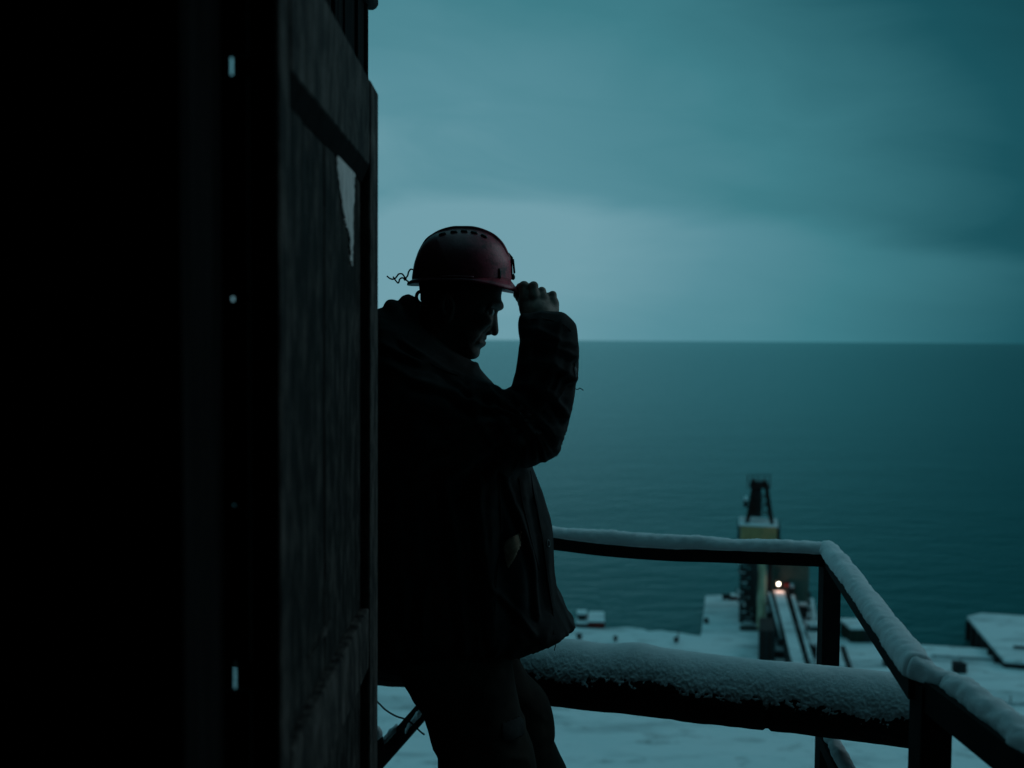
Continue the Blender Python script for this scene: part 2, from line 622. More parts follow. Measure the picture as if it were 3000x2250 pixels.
# helmet dust, plus shading painted in: darker rear, brighter red towards the lit brow
def helmet_dust_shade(m):
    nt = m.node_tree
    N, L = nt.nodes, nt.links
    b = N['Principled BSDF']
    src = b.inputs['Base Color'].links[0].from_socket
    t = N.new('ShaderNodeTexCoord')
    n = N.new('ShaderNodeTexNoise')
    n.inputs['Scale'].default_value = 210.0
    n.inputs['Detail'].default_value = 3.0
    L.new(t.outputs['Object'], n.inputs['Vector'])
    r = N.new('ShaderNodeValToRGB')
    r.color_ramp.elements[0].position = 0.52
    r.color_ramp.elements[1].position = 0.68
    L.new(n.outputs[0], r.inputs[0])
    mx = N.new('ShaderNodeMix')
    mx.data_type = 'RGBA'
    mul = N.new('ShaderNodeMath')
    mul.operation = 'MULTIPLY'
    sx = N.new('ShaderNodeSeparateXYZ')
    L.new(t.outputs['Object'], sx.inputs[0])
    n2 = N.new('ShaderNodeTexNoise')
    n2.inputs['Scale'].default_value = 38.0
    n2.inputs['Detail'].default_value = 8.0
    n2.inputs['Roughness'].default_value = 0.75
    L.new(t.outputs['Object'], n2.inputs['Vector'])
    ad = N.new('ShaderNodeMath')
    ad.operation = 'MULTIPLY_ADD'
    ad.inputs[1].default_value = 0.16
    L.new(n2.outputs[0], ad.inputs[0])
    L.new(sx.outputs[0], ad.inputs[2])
    mr = N.new('ShaderNodeMapRange')  # rear-to-front shade gradient put into the colour, broken up by dust noise
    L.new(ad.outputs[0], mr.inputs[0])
    mr.inputs[1].default_value = SHADE_X0
    mr.inputs[2].default_value = SHADE_X1
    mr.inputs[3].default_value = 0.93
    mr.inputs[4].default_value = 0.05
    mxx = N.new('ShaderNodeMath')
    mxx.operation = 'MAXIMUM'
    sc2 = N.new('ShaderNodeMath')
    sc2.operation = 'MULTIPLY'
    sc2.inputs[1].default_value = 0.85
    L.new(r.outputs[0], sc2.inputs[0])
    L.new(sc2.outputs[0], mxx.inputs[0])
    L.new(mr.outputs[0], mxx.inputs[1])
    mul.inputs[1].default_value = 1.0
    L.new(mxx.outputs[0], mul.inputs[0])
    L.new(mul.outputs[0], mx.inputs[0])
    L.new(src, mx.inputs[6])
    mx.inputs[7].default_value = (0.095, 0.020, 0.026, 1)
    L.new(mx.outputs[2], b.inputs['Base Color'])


SHADE_X0, SHADE_X1 = -0.04, 0.075
helmet_dust_shade(M['helmet'])

# water
wm = mat_base('sea_water', (0.002, 0.075, 0.080), 0.16, 0.36)
nt = wm.node_tree
b = nt.nodes['Principled BSDF']
b.inputs['IOR'].default_value = 1.33
b.inputs['Specular Tint'].default_value = (0.50, 0.92, 1.0, 1)
t = nt.nodes.new('ShaderNodeTexCoord')
bumps = []
prev = None
for sc_, rot, dist, stg in (((0.11, 0.22, 1), 28, 1.3, 0.34), ((0.40, 0.75, 1), -20, 0.45, 0.42), ((0.012, 0.030, 1), 24, 6.0, 0.10)):
    mp = nt.nodes.new('ShaderNodeMapping')
    mp.inputs['Scale'].default_value = sc_
    mp.inputs['Rotation'].default_value = (0, 0, R(rot))
    nt.links.new(t.outputs['Object'], mp.inputs[0])
    n = nt.nodes.new('ShaderNodeTexNoise')
    n.inputs['Scale'].default_value = 1.0
    n.inputs['Detail'].default_value = 4.0
    nt.links.new(mp.outputs[0], n.inputs['Vector'])
    bp = nt.nodes.new('ShaderNodeBump')
    bp.inputs['Strength'].default_value = stg
    bp.inputs['Distance'].default_value = dist
    nt.links.new(n.outputs[0], bp.inputs['Height'])
    if prev:
        nt.links.new(prev, bp.inputs['Normal'])
    prev = bp.outputs[0]
nt.nodes.remove(b)
df = nt.nodes.new('ShaderNodeBsdfDiffuse')            # light scattered back out of the water
df.inputs['Color'].default_value = (0.014, 0.094, 0.096, 1)
gl = nt.nodes.new('ShaderNodeBsdfGlossy')             # the sky on the ruffled surface
gl.inputs['Color'].default_value = (0.56, 0.76, 0.77, 1)
gl.inputs['Roughness'].default_value = 0.20
fr_ = nt.nodes.new('ShaderNodeFresnel')
fr_.inputs['IOR'].default_value = 1.33
nt.links.new(prev, gl.inputs['Normal'])
nt.links.new(prev, df.inputs['Normal'])
nt.links.new(prev, fr_.inputs['Normal'])
ms = nt.nodes.new('ShaderNodeMixShader')
cl_ = nt.nodes.new('ShaderNodeMath')
cl_.operation = 'MULTIPLY'
cl_.use_clamp = True
cl_.inputs[1].default_value = 0.85
nt.links.new(fr_.outputs[0], cl_.inputs[0])
nt.links.new(cl_.outputs[0], ms.inputs[0])
nt.links.new(df.outputs[0], ms.inputs[1])
nt.links.new(gl.outputs[0], ms.inputs[2])
nt.links.new(ms.outputs[0], nt.nodes['Material Output'].inputs['Surface'])
M['water'] = wm

# ------------------------------------------------------------------ sea and snowy ground
SEA = -48.4
QUAY = -46.4
me = mesh_from('sea', [(-60000, 60, SEA), (60000, 60, SEA), (60000, 90000, SEA), (-60000, 90000, SEA)], [(0, 1, 2, 3)], False)
tag(link('sea', me, M['water']), 'dark teal sea reaching to the horizon', None, None, 'structure')

# shoreline traced on the level of the quay (pixels of the photograph, left to right), then the pier
shore_px = [(200, 1800), (700, 1808), (1100, 1814), (1480, 1822), (1640, 1830), (1700, 1838), (1760, 1841), (1840, 1836), (1880, 1841),
            (1900, 1848), (1935, 1845), (1965, 1850), (1990, 1852), (2020, 1858), (2052, 1862)]
pier_px = [(2056, 1838), (2060, 1800), (2064, 1770), (2066, 1744), (2130, 1741), (2200, 1741), (2300, 1746), (2382, 1752),
           (2392, 1800), (2402, 1858)]
shore2_px = [(2440, 1866), (2500, 1872), (2620, 1880), (2700, 1888), (2800, 1893), (2900, 1900), (3000, 1905), (3300, 1915), (4000, 1940)]
poly = [G(x, y, QUAY) for x, y in shore_px + pier_px + shore2_px]
shoreY = [(p.x, p.y) for p in poly]
mb = MB()
top = [(-150.0, 100.0)] + shoreY + [(230.0, 100.0)]
mb.prism(top, SEA - 1.5, QUAY - 0.6)
quay = mb.build('quay', M['concrete'])
tag(quay, None, None, None, 'structure')
mb = MB()
mb.prism([(x * 0.9995, y - 0.25) for x, y in top], QUAY - 0.6, QUAY)
tag(mb.build('quay_snow', M['snow_land']), None, None, None, 'structure')

# hillside under the building: a grid that falls to the quay
nx, ny = 140, 120
xs = np.linspace(-150, 230, nx)
ys = np.linspace(-60, 158, ny)
XX, YY = np.meshgrid(xs, ys, indexing='ij')
ZZ = np.maximum(QUAY, -3.2 - 0.50 * np.maximum(YY, -60))
base = QUAY + np.log1p(np.exp((ZZ - QUAY) / 2.5)) * 2.5 - 1.7
pp = np.stack([XX.ravel() * 0.06, YY.ravel() * 0.11, np.zeros(XX.size)], 1)
und = vnoise(pp, 1.0, 4).reshape(XX.shape)
fade = np.clip((158 - YY) / 30, 0, 1) * np.clip((YY + 5) / 30, 0, 1)
ZZ = base + (und * 0.9 + 0.55) * fade - (1 - np.clip((158 - YY) / 14, 0, 1)) * 1.2
V = np.stack([XX.ravel(), YY.ravel(), ZZ.ravel()], 1)
F = [(i * ny + j, (i + 1) * ny + j, (i + 1) * ny + j + 1, i * ny + j + 1) for i in range(nx - 1) for j in range(ny - 1)]
tag(link('snow_ground', mesh_from('snow_ground', V, F), M['snow_land']), None, None, None, 'structure')


def ground_z(x, y):
    i = min(max(int((x + 150) / 380 * (nx - 1)), 0), nx - 2)
    j = min(max(int((y + 60) / 218 * (ny - 1)), 0), ny - 2)
    if y > 156:
        return QUAY
    return max(float(ZZ[i:i + 2, j:j + 2].mean()), QUAY if y > 100 else -1e9)


# ------------------------------------------------------------------ building with the doorway
DH = 2.04            # door height
JX = -0.3145          # hinge-side jamb (inner edge)
bl = thing('wooden_building', (0, 0.9, 0), 'dark wooden building whose doorway frames the view', 'building')


def part(name, a, b_, mat, parent, bevel=0.0, label=None):
    return MB().box(a, b_).build(name, mat, parent, label, bevel=bevel)


# front wall (facing the sea): vertical boards beside the doorway
x = JX
k = 0
while x > -3.0:
    w = 0.17 + 0.02 * ((k * 7) % 3)
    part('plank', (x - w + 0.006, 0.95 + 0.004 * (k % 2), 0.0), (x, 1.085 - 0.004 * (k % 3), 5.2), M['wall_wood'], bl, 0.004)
    x -= w
    k += 1
x = 0.70
while x < 3.2:
    w = 0.17 + 0.02 * ((k * 5) % 3)
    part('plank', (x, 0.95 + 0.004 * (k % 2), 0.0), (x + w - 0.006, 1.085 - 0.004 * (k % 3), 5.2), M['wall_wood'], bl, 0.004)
    x += w
    k += 1
part('lintel', (JX + 0.003, 0.945, DH + 0.03), (0.697, 1.09, 5.2), M['wall_wood'], bl)
part('side_wall', (-3.15, -3.0, 0.0), (-3.0, 1.1, 5.2), M['wall_wood'], bl)
part('side_wall', (3.2, -3.0, 0.0), (3.35, 1.1, 5.2), M['wall_wood'], bl)
part('back_wall', (-3.15, -3.15, 0.0), (3.35, -3.0, 5.2), M['wall_wood'], bl)
part('roof', (-3.3, -3.3, 5.2), (3.5, 1.3, 5.4), M['wall_wood'], bl)
part('floor', (-3.15, -3.15, -0.12), (3.35, 1.13, 0.0), M['deck'], bl)
part('foundation', (-3.1, -3.1, -12.0), (3.3, 1.0, -0.121), M['concrete'], bl)

# side annexe the man leans against
WX = -0.428
an = thing('plank_screen', (WX, 2.6, 0), 'tall dark plank screen behind the open door, against the sky', 'wall')
y = 2.20
k = 0
while y < 2.90:
    w = min(0.118, 2.92 - y)
    d = (0.0, 0.012, 0.004)[k % 3]
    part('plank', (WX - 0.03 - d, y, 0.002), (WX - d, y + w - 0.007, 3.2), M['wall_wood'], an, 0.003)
    y += w
    k += 1
part('corner_post', (WX - 0.05, 2.92, 0.002), (WX + 0.002, 2.95, 3.2), M['wall_wood'], an, 0.004)
g0 = P(1083, -2, 2.95)
gp = [(g0.x, yy, g0.z) for yy in np.linspace(2.2, 2.98, 6)]
gt = MB().tube(gp, 0.022, 12).build('handrail_pipe', M['iron'], an, smooth=True)
for yy in (2.3, 2.9):
    MB().bar((WX - 0.012, yy, g0.z), (g0.x, yy, g0.z), 0.02, 0.012).build('pipe_bracket', M['iron'], an)

# ------------------------------------------------------------------ the open door
DX = -0.252          # face of the stiles
DY0, DY1 = 1.100, 1.872
door = thing('open_door', (DX - 0.03, DY0, 0), 'weathered panel door standing open with peeling white paint', 'door')
TH = 0.056
PZ = DX - 0.0155      # recessed panel face
z0d, z1d = 0.015, DH - 0.005
midz0, midz1 = 0.985, 1.095
topz = z1d - 0.150
st = 0.098
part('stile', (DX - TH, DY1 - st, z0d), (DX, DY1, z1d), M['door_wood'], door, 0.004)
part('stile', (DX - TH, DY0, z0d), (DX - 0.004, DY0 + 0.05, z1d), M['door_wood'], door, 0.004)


def rail_piece(zlo, zhi, dx=0.002):
    return part('rail', (DX - TH + 0.002, DY0 + 0.0505, zlo), (DX - dx, DY1 - st - 0.0005, zhi), M['door_wood'], door, 0.003)


rail_piece(topz, z1d)
rail_piece(midz0, midz1, 0.003)
rail_piece(z0d, z0d + 0.2)
# boards of the two panels
for zlo, zhi in ((midz1 + 0.001, topz - 0.001), (z0d + 0.201, midz0 - 0.001)):
    yy = DY0 + 0.051
    ws = [0.125, 0.150, 0.118, 0.145]
    for i, w in enumerate(ws):
        y1 = min(yy + w, DY1 - st - 0.001)
        if i == len(ws) - 1:
            y1 = DY1 - st - 0.001
        part('board', (DX - TH + 0.006, yy, zlo), (PZ - (0, 0.0016, 0.0006, 0.0022)[i], y1 - 0.0022, zhi), M['door_panel'], door, 0.002)
        yy = y1
# chamfer under the top rail, in near-black: shade of its underside painted in
ya_, yb_ = DY0 + 0.052, DY1 - st - 0.002
MB().raw([(PZ + 0.0004, ya_, topz - 0.030), (PZ + 0.0004, yb_, topz - 0.030), (PZ + 0.0004, ya_, topz - 0.001), (PZ + 0.0004, yb_, topz - 0.001),
          (DX - 0.0030, ya_, topz - 0.001), (DX - 0.0030, yb_, topz - 0.001)],
         [(0, 1, 5, 4), (0, 4, 2), (1, 3, 5), (2, 4, 5, 3), (0, 2, 3, 1)]).build('shade_chamfer', M['wall_wood'], door)


# flake of white paint left on the upper panel (traced, seen in the plane of the door)
def on_door(px, py, X):
    d = CROT @ Vector(((px - 1500) / FPX, -(py - 1125) / FPX, -1.0))
    return CAM + d * ((X - CAM.x) / d.x)


def flake(pts, thick=0.0012, mat='paint_flake'):
    ring = [on_door(px, py, PZ + thick) for px, py in pts]
    out = []
    n = len(ring)
    for i in range(n):
        a, b_ = ring[i], ring[(i + 1) % n]
        for t_ in np.linspace(0, 1, 11)[:-1]:
            p = a.lerp(b_, t_)
            out.append(Vector((PZ + thick, p.y + random.uniform(-0.0065, 0.0065), p.z + random.uniform(-0.002, 0.002))))
    n = len(out)
    V = [tuple(p) for p in out] + [(PZ - 0.002, p.y, p.z) for p in out]
    F = [tuple(range(n)), tuple(reversed(range(n, 2 * n)))] + [(i, (i + 1) % n, n + (i + 1) % n, n + i) for i in range(n)]
    mb = MB().raw(V, F)
    return mb.build('paint_flake', M[mat], door, 'peeling patch of white paint on the upper panel')


flake([(976, 352), (990, 372), (1018, 410), (1034, 430), (1041, 455), (1040, 520), (1037, 600), (1036, 700), (1033, 780), (1028, 760),
       (1026, 690), (1014, 655), (1006, 610), (996, 540), (988, 490), (990, 460), (984, 430), (986, 405)])
flake([(917, 280), (930, 276), (931, 300), (924, 312), (916, 300)], 0.0010)
flake([(962, 1822), (972, 1806), (972, 1836), (940, 1880), (920, 1912), (905, 1925), (930, 1880)], 0.0010, 'door_wood')

# strips added to block most of the light through the hinge-side crack
for zlo, zhi in ((0.02, 1.188), (1.222, 1.394), (1.3965, 1.620), (1.6245, 1.863), (1.884, 2.03)):
    part('light_block_strip', (JX - 0.03, 1.0875, zlo), (DX - TH + 0.02, 1.097, zhi), M['iron'], door)

part('light_block_strip', (JX - 0.03, 1.0971, 0.02), (JX + 0.0055, 1.0990, 2.03), M['iron'], door)  # full-height strip added to narrow and dim the light slits

# ------------------------------------------------------------------ platform
deck = thing('platform_deck', (0.3, 2.0, 0), 'plank platform under the man and the railing', 'deck')
yy = 1.14
while yy < 3.4:
    part('plank', (-0.43, yy, -0.045), (1.25, yy + 0.138, -0.001 - 0.002 * (int(yy * 100) % 3)), M['deck'], deck, 0.004)
    yy += 0.145
for xx in (-0.3, 0.42, 1.12):
    MB().box((xx - 0.05, 1.14, -0.20), (xx + 0.05, 3.4, -0.047)).build('joist', M['deck'], deck)
for xx in (-0.3, 1.12):
    for y_ in (1.4, 3.3):
        MB().box((xx - 0.08, y_ - 0.08, -7.0), (xx + 0.08, y_ + 0.08, -0.202)).build('stilt', M['deck'], deck)

# ------------------------------------------------------------------ railing
rl = thing('steel_railing', (0.96, 3.0, 0), 'black steel platform railing capped with a roll of snow', 'railing')
RH = 0.042
rearpx = [(1040, 1520), (1300, 1548), (1616, 1587), (1781, 1607), (1961, 1620), (2097, 1624), (2432, 1637)]
rear = []
for px, py in rearpx:
    Yr = 3.14 + (px - 1616) * (3.0 - 3.14) / (2420 - 1616)
    rear.append(P(px, py, Yr))
corner = rear[-1].copy()
pts = catmull(rear, 4)


def rail_mesh(pts, w, h, name, parent):
    mb = MB()
    V, F = [], []
    for i, p in enumerate(pts):
        d = pts[min(i + 1, len(pts) - 1)] - pts[max(i - 1, 0)]
        s = Vector((d.y, -d.x, 0)).normalized()
        for a, c in ((-1, -1), (1, -1), (1, 1), (-1, 1)):
            V.append(p + s * (a * w / 2) + Vector((0, 0, c * h / 2)))
    for i in range(len(pts) - 1):
        for k_ in range(4):
            F.append((4 * i + k_, 4 * i + (k_ + 1) % 4, 4 * i + 4 + (k_ + 1) % 4, 4 * i + 4 + k_))
    F += [(3, 2, 1, 0), tuple(4 * (len(pts) - 1) + k_ for k_ in range(4))]
    return mb.raw(V, F).build(name, M['iron'], parent, bevel=0.0)


rail_mesh(pts, 0.045, RH, 'top_rail', rl)
nearp = P(2697, 2042, 1.87)
nearp.z = corner.z - 0.002
rail_mesh([corner + Vector((0.0, -0.024, 0)), nearp], 0.045, RH, 'top_rail', rl)
endp = P(3060, 2320, 1.48)
rail2a = nearp + Vector((0.02, -0.01, -0.004))
rail_mesh([rail2a + Vector((0, 0.02, 0)), Vector((0.835, 1.40, rail2a.z - 0.01))], 0.055, 0.058, 'top_rail', rl)
for c, w in ((corner, 0.054), (Vector((nearp.x + 0.020, nearp.y, 0)), 0.060)):
    ztop = corner.z - RH / 2 - 0.0005 if c is corner else corner.z + 0.012
    MB().box((c.x - w / 2, c.y - w / 2, 0.0), (c.x + w / 2, c.y + w / 2, ztop)).build('post', M['iron'], rl, bevel=0.003)
lp = rear[1]
MB().box((-0.03 - 0.027, lp.y - 0.03, 0.0), (-0.03 + 0.027, lp.y + 0.024, lp.z - RH / 2 - 0.0005)).build('post', M['iron'], rl, bevel=0.003)
MB().box((0.80, 1.40, 0.0), (0.862, 1.46, rail2a.z - 0.041)).build('post', M['iron'], rl, bevel=0.003)


def snow_roll(path, wid, hei, name, parent, seed=0, rough=0.004, sag=0.006, n=26, lump=None, mat='snow'):
    """a roll of snow lying on a bar: round top, hanging a little over the sides"""
    pts_ = [Vector(p) for p in path]
    V, F = [], []
    m = n
    for i, p in enumerate(pts_):
        d = pts_[min(i + 1, len(pts_) - 1)] - pts_[max(i - 1, 0)]
        s = Vector((d.y, -d.x, 0)).normalized()
        endt = min(1.0, 0.25 + i / 3.0, 0.25 + (len(pts_) - 1 - i) / 3.0)
        ex = lump(i / (len(pts_) - 1)) if lump else (1.0, 1.0)
        for k_ in range(m):
            a = 2 * math.pi * k_ / m
            ca, sa = math.cos(a), math.sin(a)
            x_ = math.copysign(abs(ca) ** 0.8, ca) * wid / 2 * endt * ex[0]
            z_ = sa * hei * endt * ex[1] if sa > 0 else sa * sag
            V.append(p + s * x_ + Vector((0, 0, z_)))
    for i in range(len(pts_) - 1):
        for k_ in range(m):
            F.append((i * m + k_, (i + 1) * m + k_, (i + 1) * m + (k_ + 1) % m, i * m + (k_ + 1) % m))
    F.append(tuple(range(m)))
    F.append(tuple(reversed([(len(pts_) - 1) * m + k_ for k_ in range(m)])))
    V = np.array([tuple(v) for v in V])
    nrm = np.zeros_like(V)
    Pp = np.array([tuple(p) for p in pts_])
    nrm = V - np.repeat(Pp, m, axis=0)
    nrm /= np.linalg.norm(nrm, axis=1, keepdims=True) + 1e-9
    nz = vnoise(V + seed, 14, 3) * rough * 1.6 + vnoise(V + seed + 5, 70, 3) * rough * 0.9 + vnoise(V + seed + 9, 260, 2) * rough * 0.4
    V = V + nrm * nz[:, None]
    return link(name, mesh_from(name, V, F), M[mat], parent)


def dense(pts_, step):
    out = []
    for i in range(len(pts_) - 1):
        L_ = (pts_[i + 1] - pts_[i]).length
        k_ = max(1, int(L_ / step))
        for j in range(k_):
            out.append(pts_[i].lerp(pts_[i + 1], j / k_))
    out.append(pts_[-1])
    return out


up = Vector((0, 0, RH / 2 + 0.001))
rp = dense([p + up for p in pts], 0.006)
snow_roll(rp, 0.062, 0.033, 'snow_cap', rl, 1, 0.0030, n=34, lump=lambda t: (1 + 0.04 * math.sin(t * 17), 0.98 + 0.12 * math.sin(t * 11 + 1) + 0.07 * math.sin(t * 37)))
np_ = dense([corner + up + Vector((-0.005, 0.02, 0.002)), corner.lerp(nearp, 0.5) + up, nearp + up], 0.006)


def lump_a(t):
    k_ = 1 + 0.06 * t + 0.05 * math.sin(t * 9) * t
    return (1 + 0.04 * t, k_ * (1.0 + 0.18 * max(0, t - 0.85) / 0.15))


snow_roll(np_, 0.060, 0.034, 'snow_cap', rl, 2, 0.0036, n=34, lump=lump_a)
rail2e = Vector((0.835, 1.40, rail2a.z - 0.01))
p2 = dense([nearp + Vector((-0.012, 0.03, RH / 2)), rail2a + Vector((0.02, -0.03, 0.028)), rail2e + Vector((0, 0, 0.029))], 0.006)


def lump_b(t):
    return (1.04 + 0.07 * math.sin(t * 31), 0.98 + 0.34 * math.sin(t * 23 + 1) * max(0, 1 - t * 2.2) + 0.04 * math.sin(t * 57))


snow_roll(p2, 0.050, 0.030, 'snow_cap', rl, 3, 0.0050, n=34, lump=lump_b)

# braces of the railing with snow on them
b0, b1 = P(1080, 2262, 3.18), P(1275, 2040, 3.10)
MB().bar(b0, b1, 0.05, 0.05).build('brace', M['iron'], rl, bevel=0.003)
b0x, b1x = b0 + Vector((-0.006, -0.020, 0.036)), b1 + Vector((-0.006, -0.020, 0.036))
dd = dense([b0x, b0x.lerp(b1x, 0.47)], 0.006)
snow_roll(dd, 0.050, 0.020, 'snow_cap', rl, 4, 0.008, sag=0.012, n=26)
dd = dense([b0x.lerp(b1x, 0.56) + Vector((0.010, -0.014, -0.020)), b0x.lerp(b1x, 0.86) + Vector((0.010, -0.014, -0.020))], 0.006)
snow_roll(dd, 0.030, 0.012, 'snow_cap', rl, 5, 0.011, sag=0.012, n=26)
c0, c1 = P(2418, 2172, 2.78), P(2478, 2300, 2.58)
MB().bar(c0, c1, 0.035, 0.04).build('brace', M['iron'], rl, bevel=0.003)
snow_roll(dense([c0 + Vector((0.01, -0.005, 0.022)), c1 + Vector((0.01, -0.005, 0.022))], 0.006), 0.040, 0.022, 'snow_cap', rl, 6, 0.004, n=26)
s0 = P(1092, 2190, 3.10)
MB().bar(s0 + Vector((-0.06, 0, -0.01)), s0 + Vector((0.034, 0.01, 0.012)), 0.045, 0.05).build('foot_rail', M['iron'], rl, bevel=0.008)
snow_roll(dense([s0 + Vector((-0.06, 0, 0.016)), s0 + Vector((0.030, 0.01, 0.036))], 0.005), 0.05, 0.034, 'snow_cap', rl, 8, 0.005, n=26)

wire_pts = catmull([P(1060, 2020, 3.05), P(1107, 2058, 3.05), P(1130, 2080, 3.05), P(1160, 2098, 3.05), P(1190, 2108, 3.05),
                    P(1210, 2122, 3.05), P(1230, 2142, 3.06), P(1243, 2152, 3.07)], 6)
wr = MB().tube(wire_pts, 0.0028, 6).build('loose_wire', M['iron'], None, smooth=True)
tag(wr, 'thin dark wire drooping over the snow beside the man\'s legs', 'wire')

# ------------------------------------------------------------------ snow-covered log behind the man
LR = 0.090
la, lb_ = P(1107, 2020, 3.07), P(2690, 2215, 2.60)
lz = CAM.z - 1.075 + LR
dirl = Vector((lb_.x - la.x, lb_.y - la.y, 0)).normalized()
l0 = Vector((la.x, la.y, lz)) - dirl * 0.55
l1 = Vector((lb_.x, lb_.y, lz)) + dirl * 0.05
lg = thing('timber_log', (l0.lerp(l1, 0.5).x, l0.lerp(l1, 0.5).y, lz - LR), 'thick dark timber log lying level behind the man, crusted with snow', 'log')
side = Vector((dirl.y, -dirl.x, 0))       # towards the camera
Ll = (l1 - l0).length


def log_s(px):
    lo_, hi_ = 0.0, 1.0
    for _ in range(40):
        m_ = (lo_ + hi_) / 2
        p_ = l0.lerp(l1, m_)
        if 1500 + FPX * p_.x / p_.y < px:
            lo_ = m_
        else:
            hi_ = m_
    return lo_


SB, SC, SD, SE = log_s(1880), log_s(1700), log_s(1775), log_s(1600)


def tube_field(rad, name, mat, ns, nt_):
    s_ = np.linspace(0, 1, ns)
    th = np.linspace(0, 2 * np.pi, nt_, endpoint=False)
    S, T_ = np.meshgrid(s_, th, indexing='ij')
    r_ = rad(S, T_)
    cx = l0.x + (l1.x - l0.x) * S
    cy = l0.y + (l1.y - l0.y) * S
    ca, sa = np.cos(T_), np.sin(T_)
    V = np.stack([cx + side.x * ca * r_, cy + side.y * ca * r_, lz + sa * r_], -1).reshape(-1, 3)
    F = [(i * nt_ + j, i * nt_ + (j + 1) % nt_, (i + 1) * nt_ + (j + 1) % nt_, (i + 1) * nt_ + j) for i in range(ns - 1) for j in range(nt_)]
    F.append(tuple(reversed(range(nt_))))
    F.append(tuple((ns - 1) * nt_ + k_ for k_ in range(nt_)))
    return link(name, mesh_from(name, V, F), M[mat], lg)


def n3(S, T_, r_, scale, octs, seed):
    q = np.stack([S.ravel() * Ll, np.cos(T_).ravel() * r_, np.sin(T_).ravel() * r_], 1) + seed
    return vnoise(q, scale, octs).reshape(S.shape)


tube_field(lambda S, T_: LR + n3(S, T_, LR, 9, 3, 3.1) * 0.006 + n3(S * 0.15, T_, LR, 60, 3, 4.1) * 0.003
           - 0.006 * (np.abs(S - log_s(2270)) < 0.003), 'bark', 'log', 300, 72)


def snow_rad(S, T_):
    sa, ca = np.sin(T_), np.cos(T_)
    # thickness: deepest on top, thinning down the front, ragged edge
    bulge = np.exp(-((S - SB) / 0.045) ** 2) * 0.015 + np.exp(-((S - SC) / 0.04) ** 2) * 0.004 - np.exp(-((S - SD) / 0.028) ** 2) * 0.006
    cover = sa + 0.30 * n3(S, T_, LR, 7, 4, 1.7) + 0.26 * n3(S, T_, LR, 34, 4, 8.2) * np.clip(1.1 - sa, 0, 1) + 0.34 * n3(S, T_, LR, 150, 3, 3.3) * np.clip(0.9 - sa, 0, 1) - 0.17 - 0.25 * np.clip(SB - S, 0, 1) + 0.05 * S
    cover = np.where(ca < -0.2, cover - 0.4 * (-ca - 0.2), cover)
    t_ = np.clip(cover, -0.4, 1.0)
    th_ = np.where(t_ > 0, (np.maximum(t_, 0) ** 0.6) * (0.0120 + bulge * np.maximum(sa, 0) ** 2) + 0.002 + 0.002 * np.maximum(sa, 0) ** 3, t_ * 0.02)
    th_ = th_ + np.where(t_ > 0, n3(S, T_, LR, 10, 2, 6.5) * 0.006 * np.clip(1.2 - sa, 0, 1), 0)
    cl = n3(S, T_, LR, 60, 3, 5.5)
    th_ = th_ + np.where(t_ > 0, np.clip(1.15 - sa, 0.12, 1) * (cl * 0.0032 + n3(S, T_, LR, 230, 2, 2.5) * 0.0026), 0)
    return LR - 0.004 + th_


tube_field(snow_rad, 'snow_cap', 'snow', 900, 240)
# posts that carry the log
for s_ in (0.10, 0.985):
    pc = l0.lerp(l1, s_)
    MB().box((pc.x - 0.015, pc.y + 0.0, 0.0), (pc.x + 0.05, pc.y + 0.06, lz - LR * 0.55)).build('support', M['iron'], lg)

# ------------------------------------------------------------------ the man
Y0 = 2.55
YN = 2.40            # near (right) arm
man = thing('person', (P(1480, 2600, Y0).x, Y0, 0), 'man in dark work jacket, profile, bowed head, right hand gripping his helmet brim', 'person')


def PY(pts, Y=Y0):
    return px_poly(pts, Y)


# ---- head, neck and hands (skin)
head_pts = [(1239, 800), (1243, 740), (1290, 700), (1380, 695), (1450, 745), (1468, 800), (1471, 849), (1468, 868), (1469, 878), (1473, 889), (1471, 900),
            (1462, 908), (1452, 913), (1446, 930), (1442, 955), (1432, 972), (1424, 980), (1423, 990), (1419, 997), (1421, 1004), (1419, 1011), (1407, 1020),
            (1406, 1034), (1403, 1044), (1394, 1051), (1383, 1053), (1372, 1051), (1345, 1030), (1318, 1020), (1300, 1060), (1250, 1060), (1242, 960), (1241, 900)]
nose_pts = [(1452, 906), (1459, 910), (1457, 922), (1459, 949), (1461, 969), (1459, 978), (1454, 983), (1448, 984), (1438, 980), (1429, 979), (1420, 984),
            (1415, 970), (1430, 940)]
lip_pts = [(1405, 985), (1424, 984), (1425, 993), (1423, 996), (1420, 998), (1421, 1000), (1424, 1004), (1421, 1012), (1408, 1020), (1400, 1010)]
hp = P(1350, 900, Y0)
g = Grid((P(1205, 900, Y0).x, Y0 - 0.115, P(1300, 1090, Y0).z), (P(1485, 900, Y0).x, Y0 + 0.115, P(1300, 680, Y0).z), 0.0020)
dyv = g.Y - Y0
face = inflate(g.poly(PY(head_pts)), dyv, 0.076, 0.070)
nose = inflate(g.poly(PY(nose_pts)), dyv, 0.0155, 0.0125)
lips = inflate(g.poly(PY(lip_pts)), dyv, 0.027, 0.020)
skull = g.ell(P(1348, 820, Y0), (0.093, 0.078, 0.112))
f = smin(face, skull, 0.02)
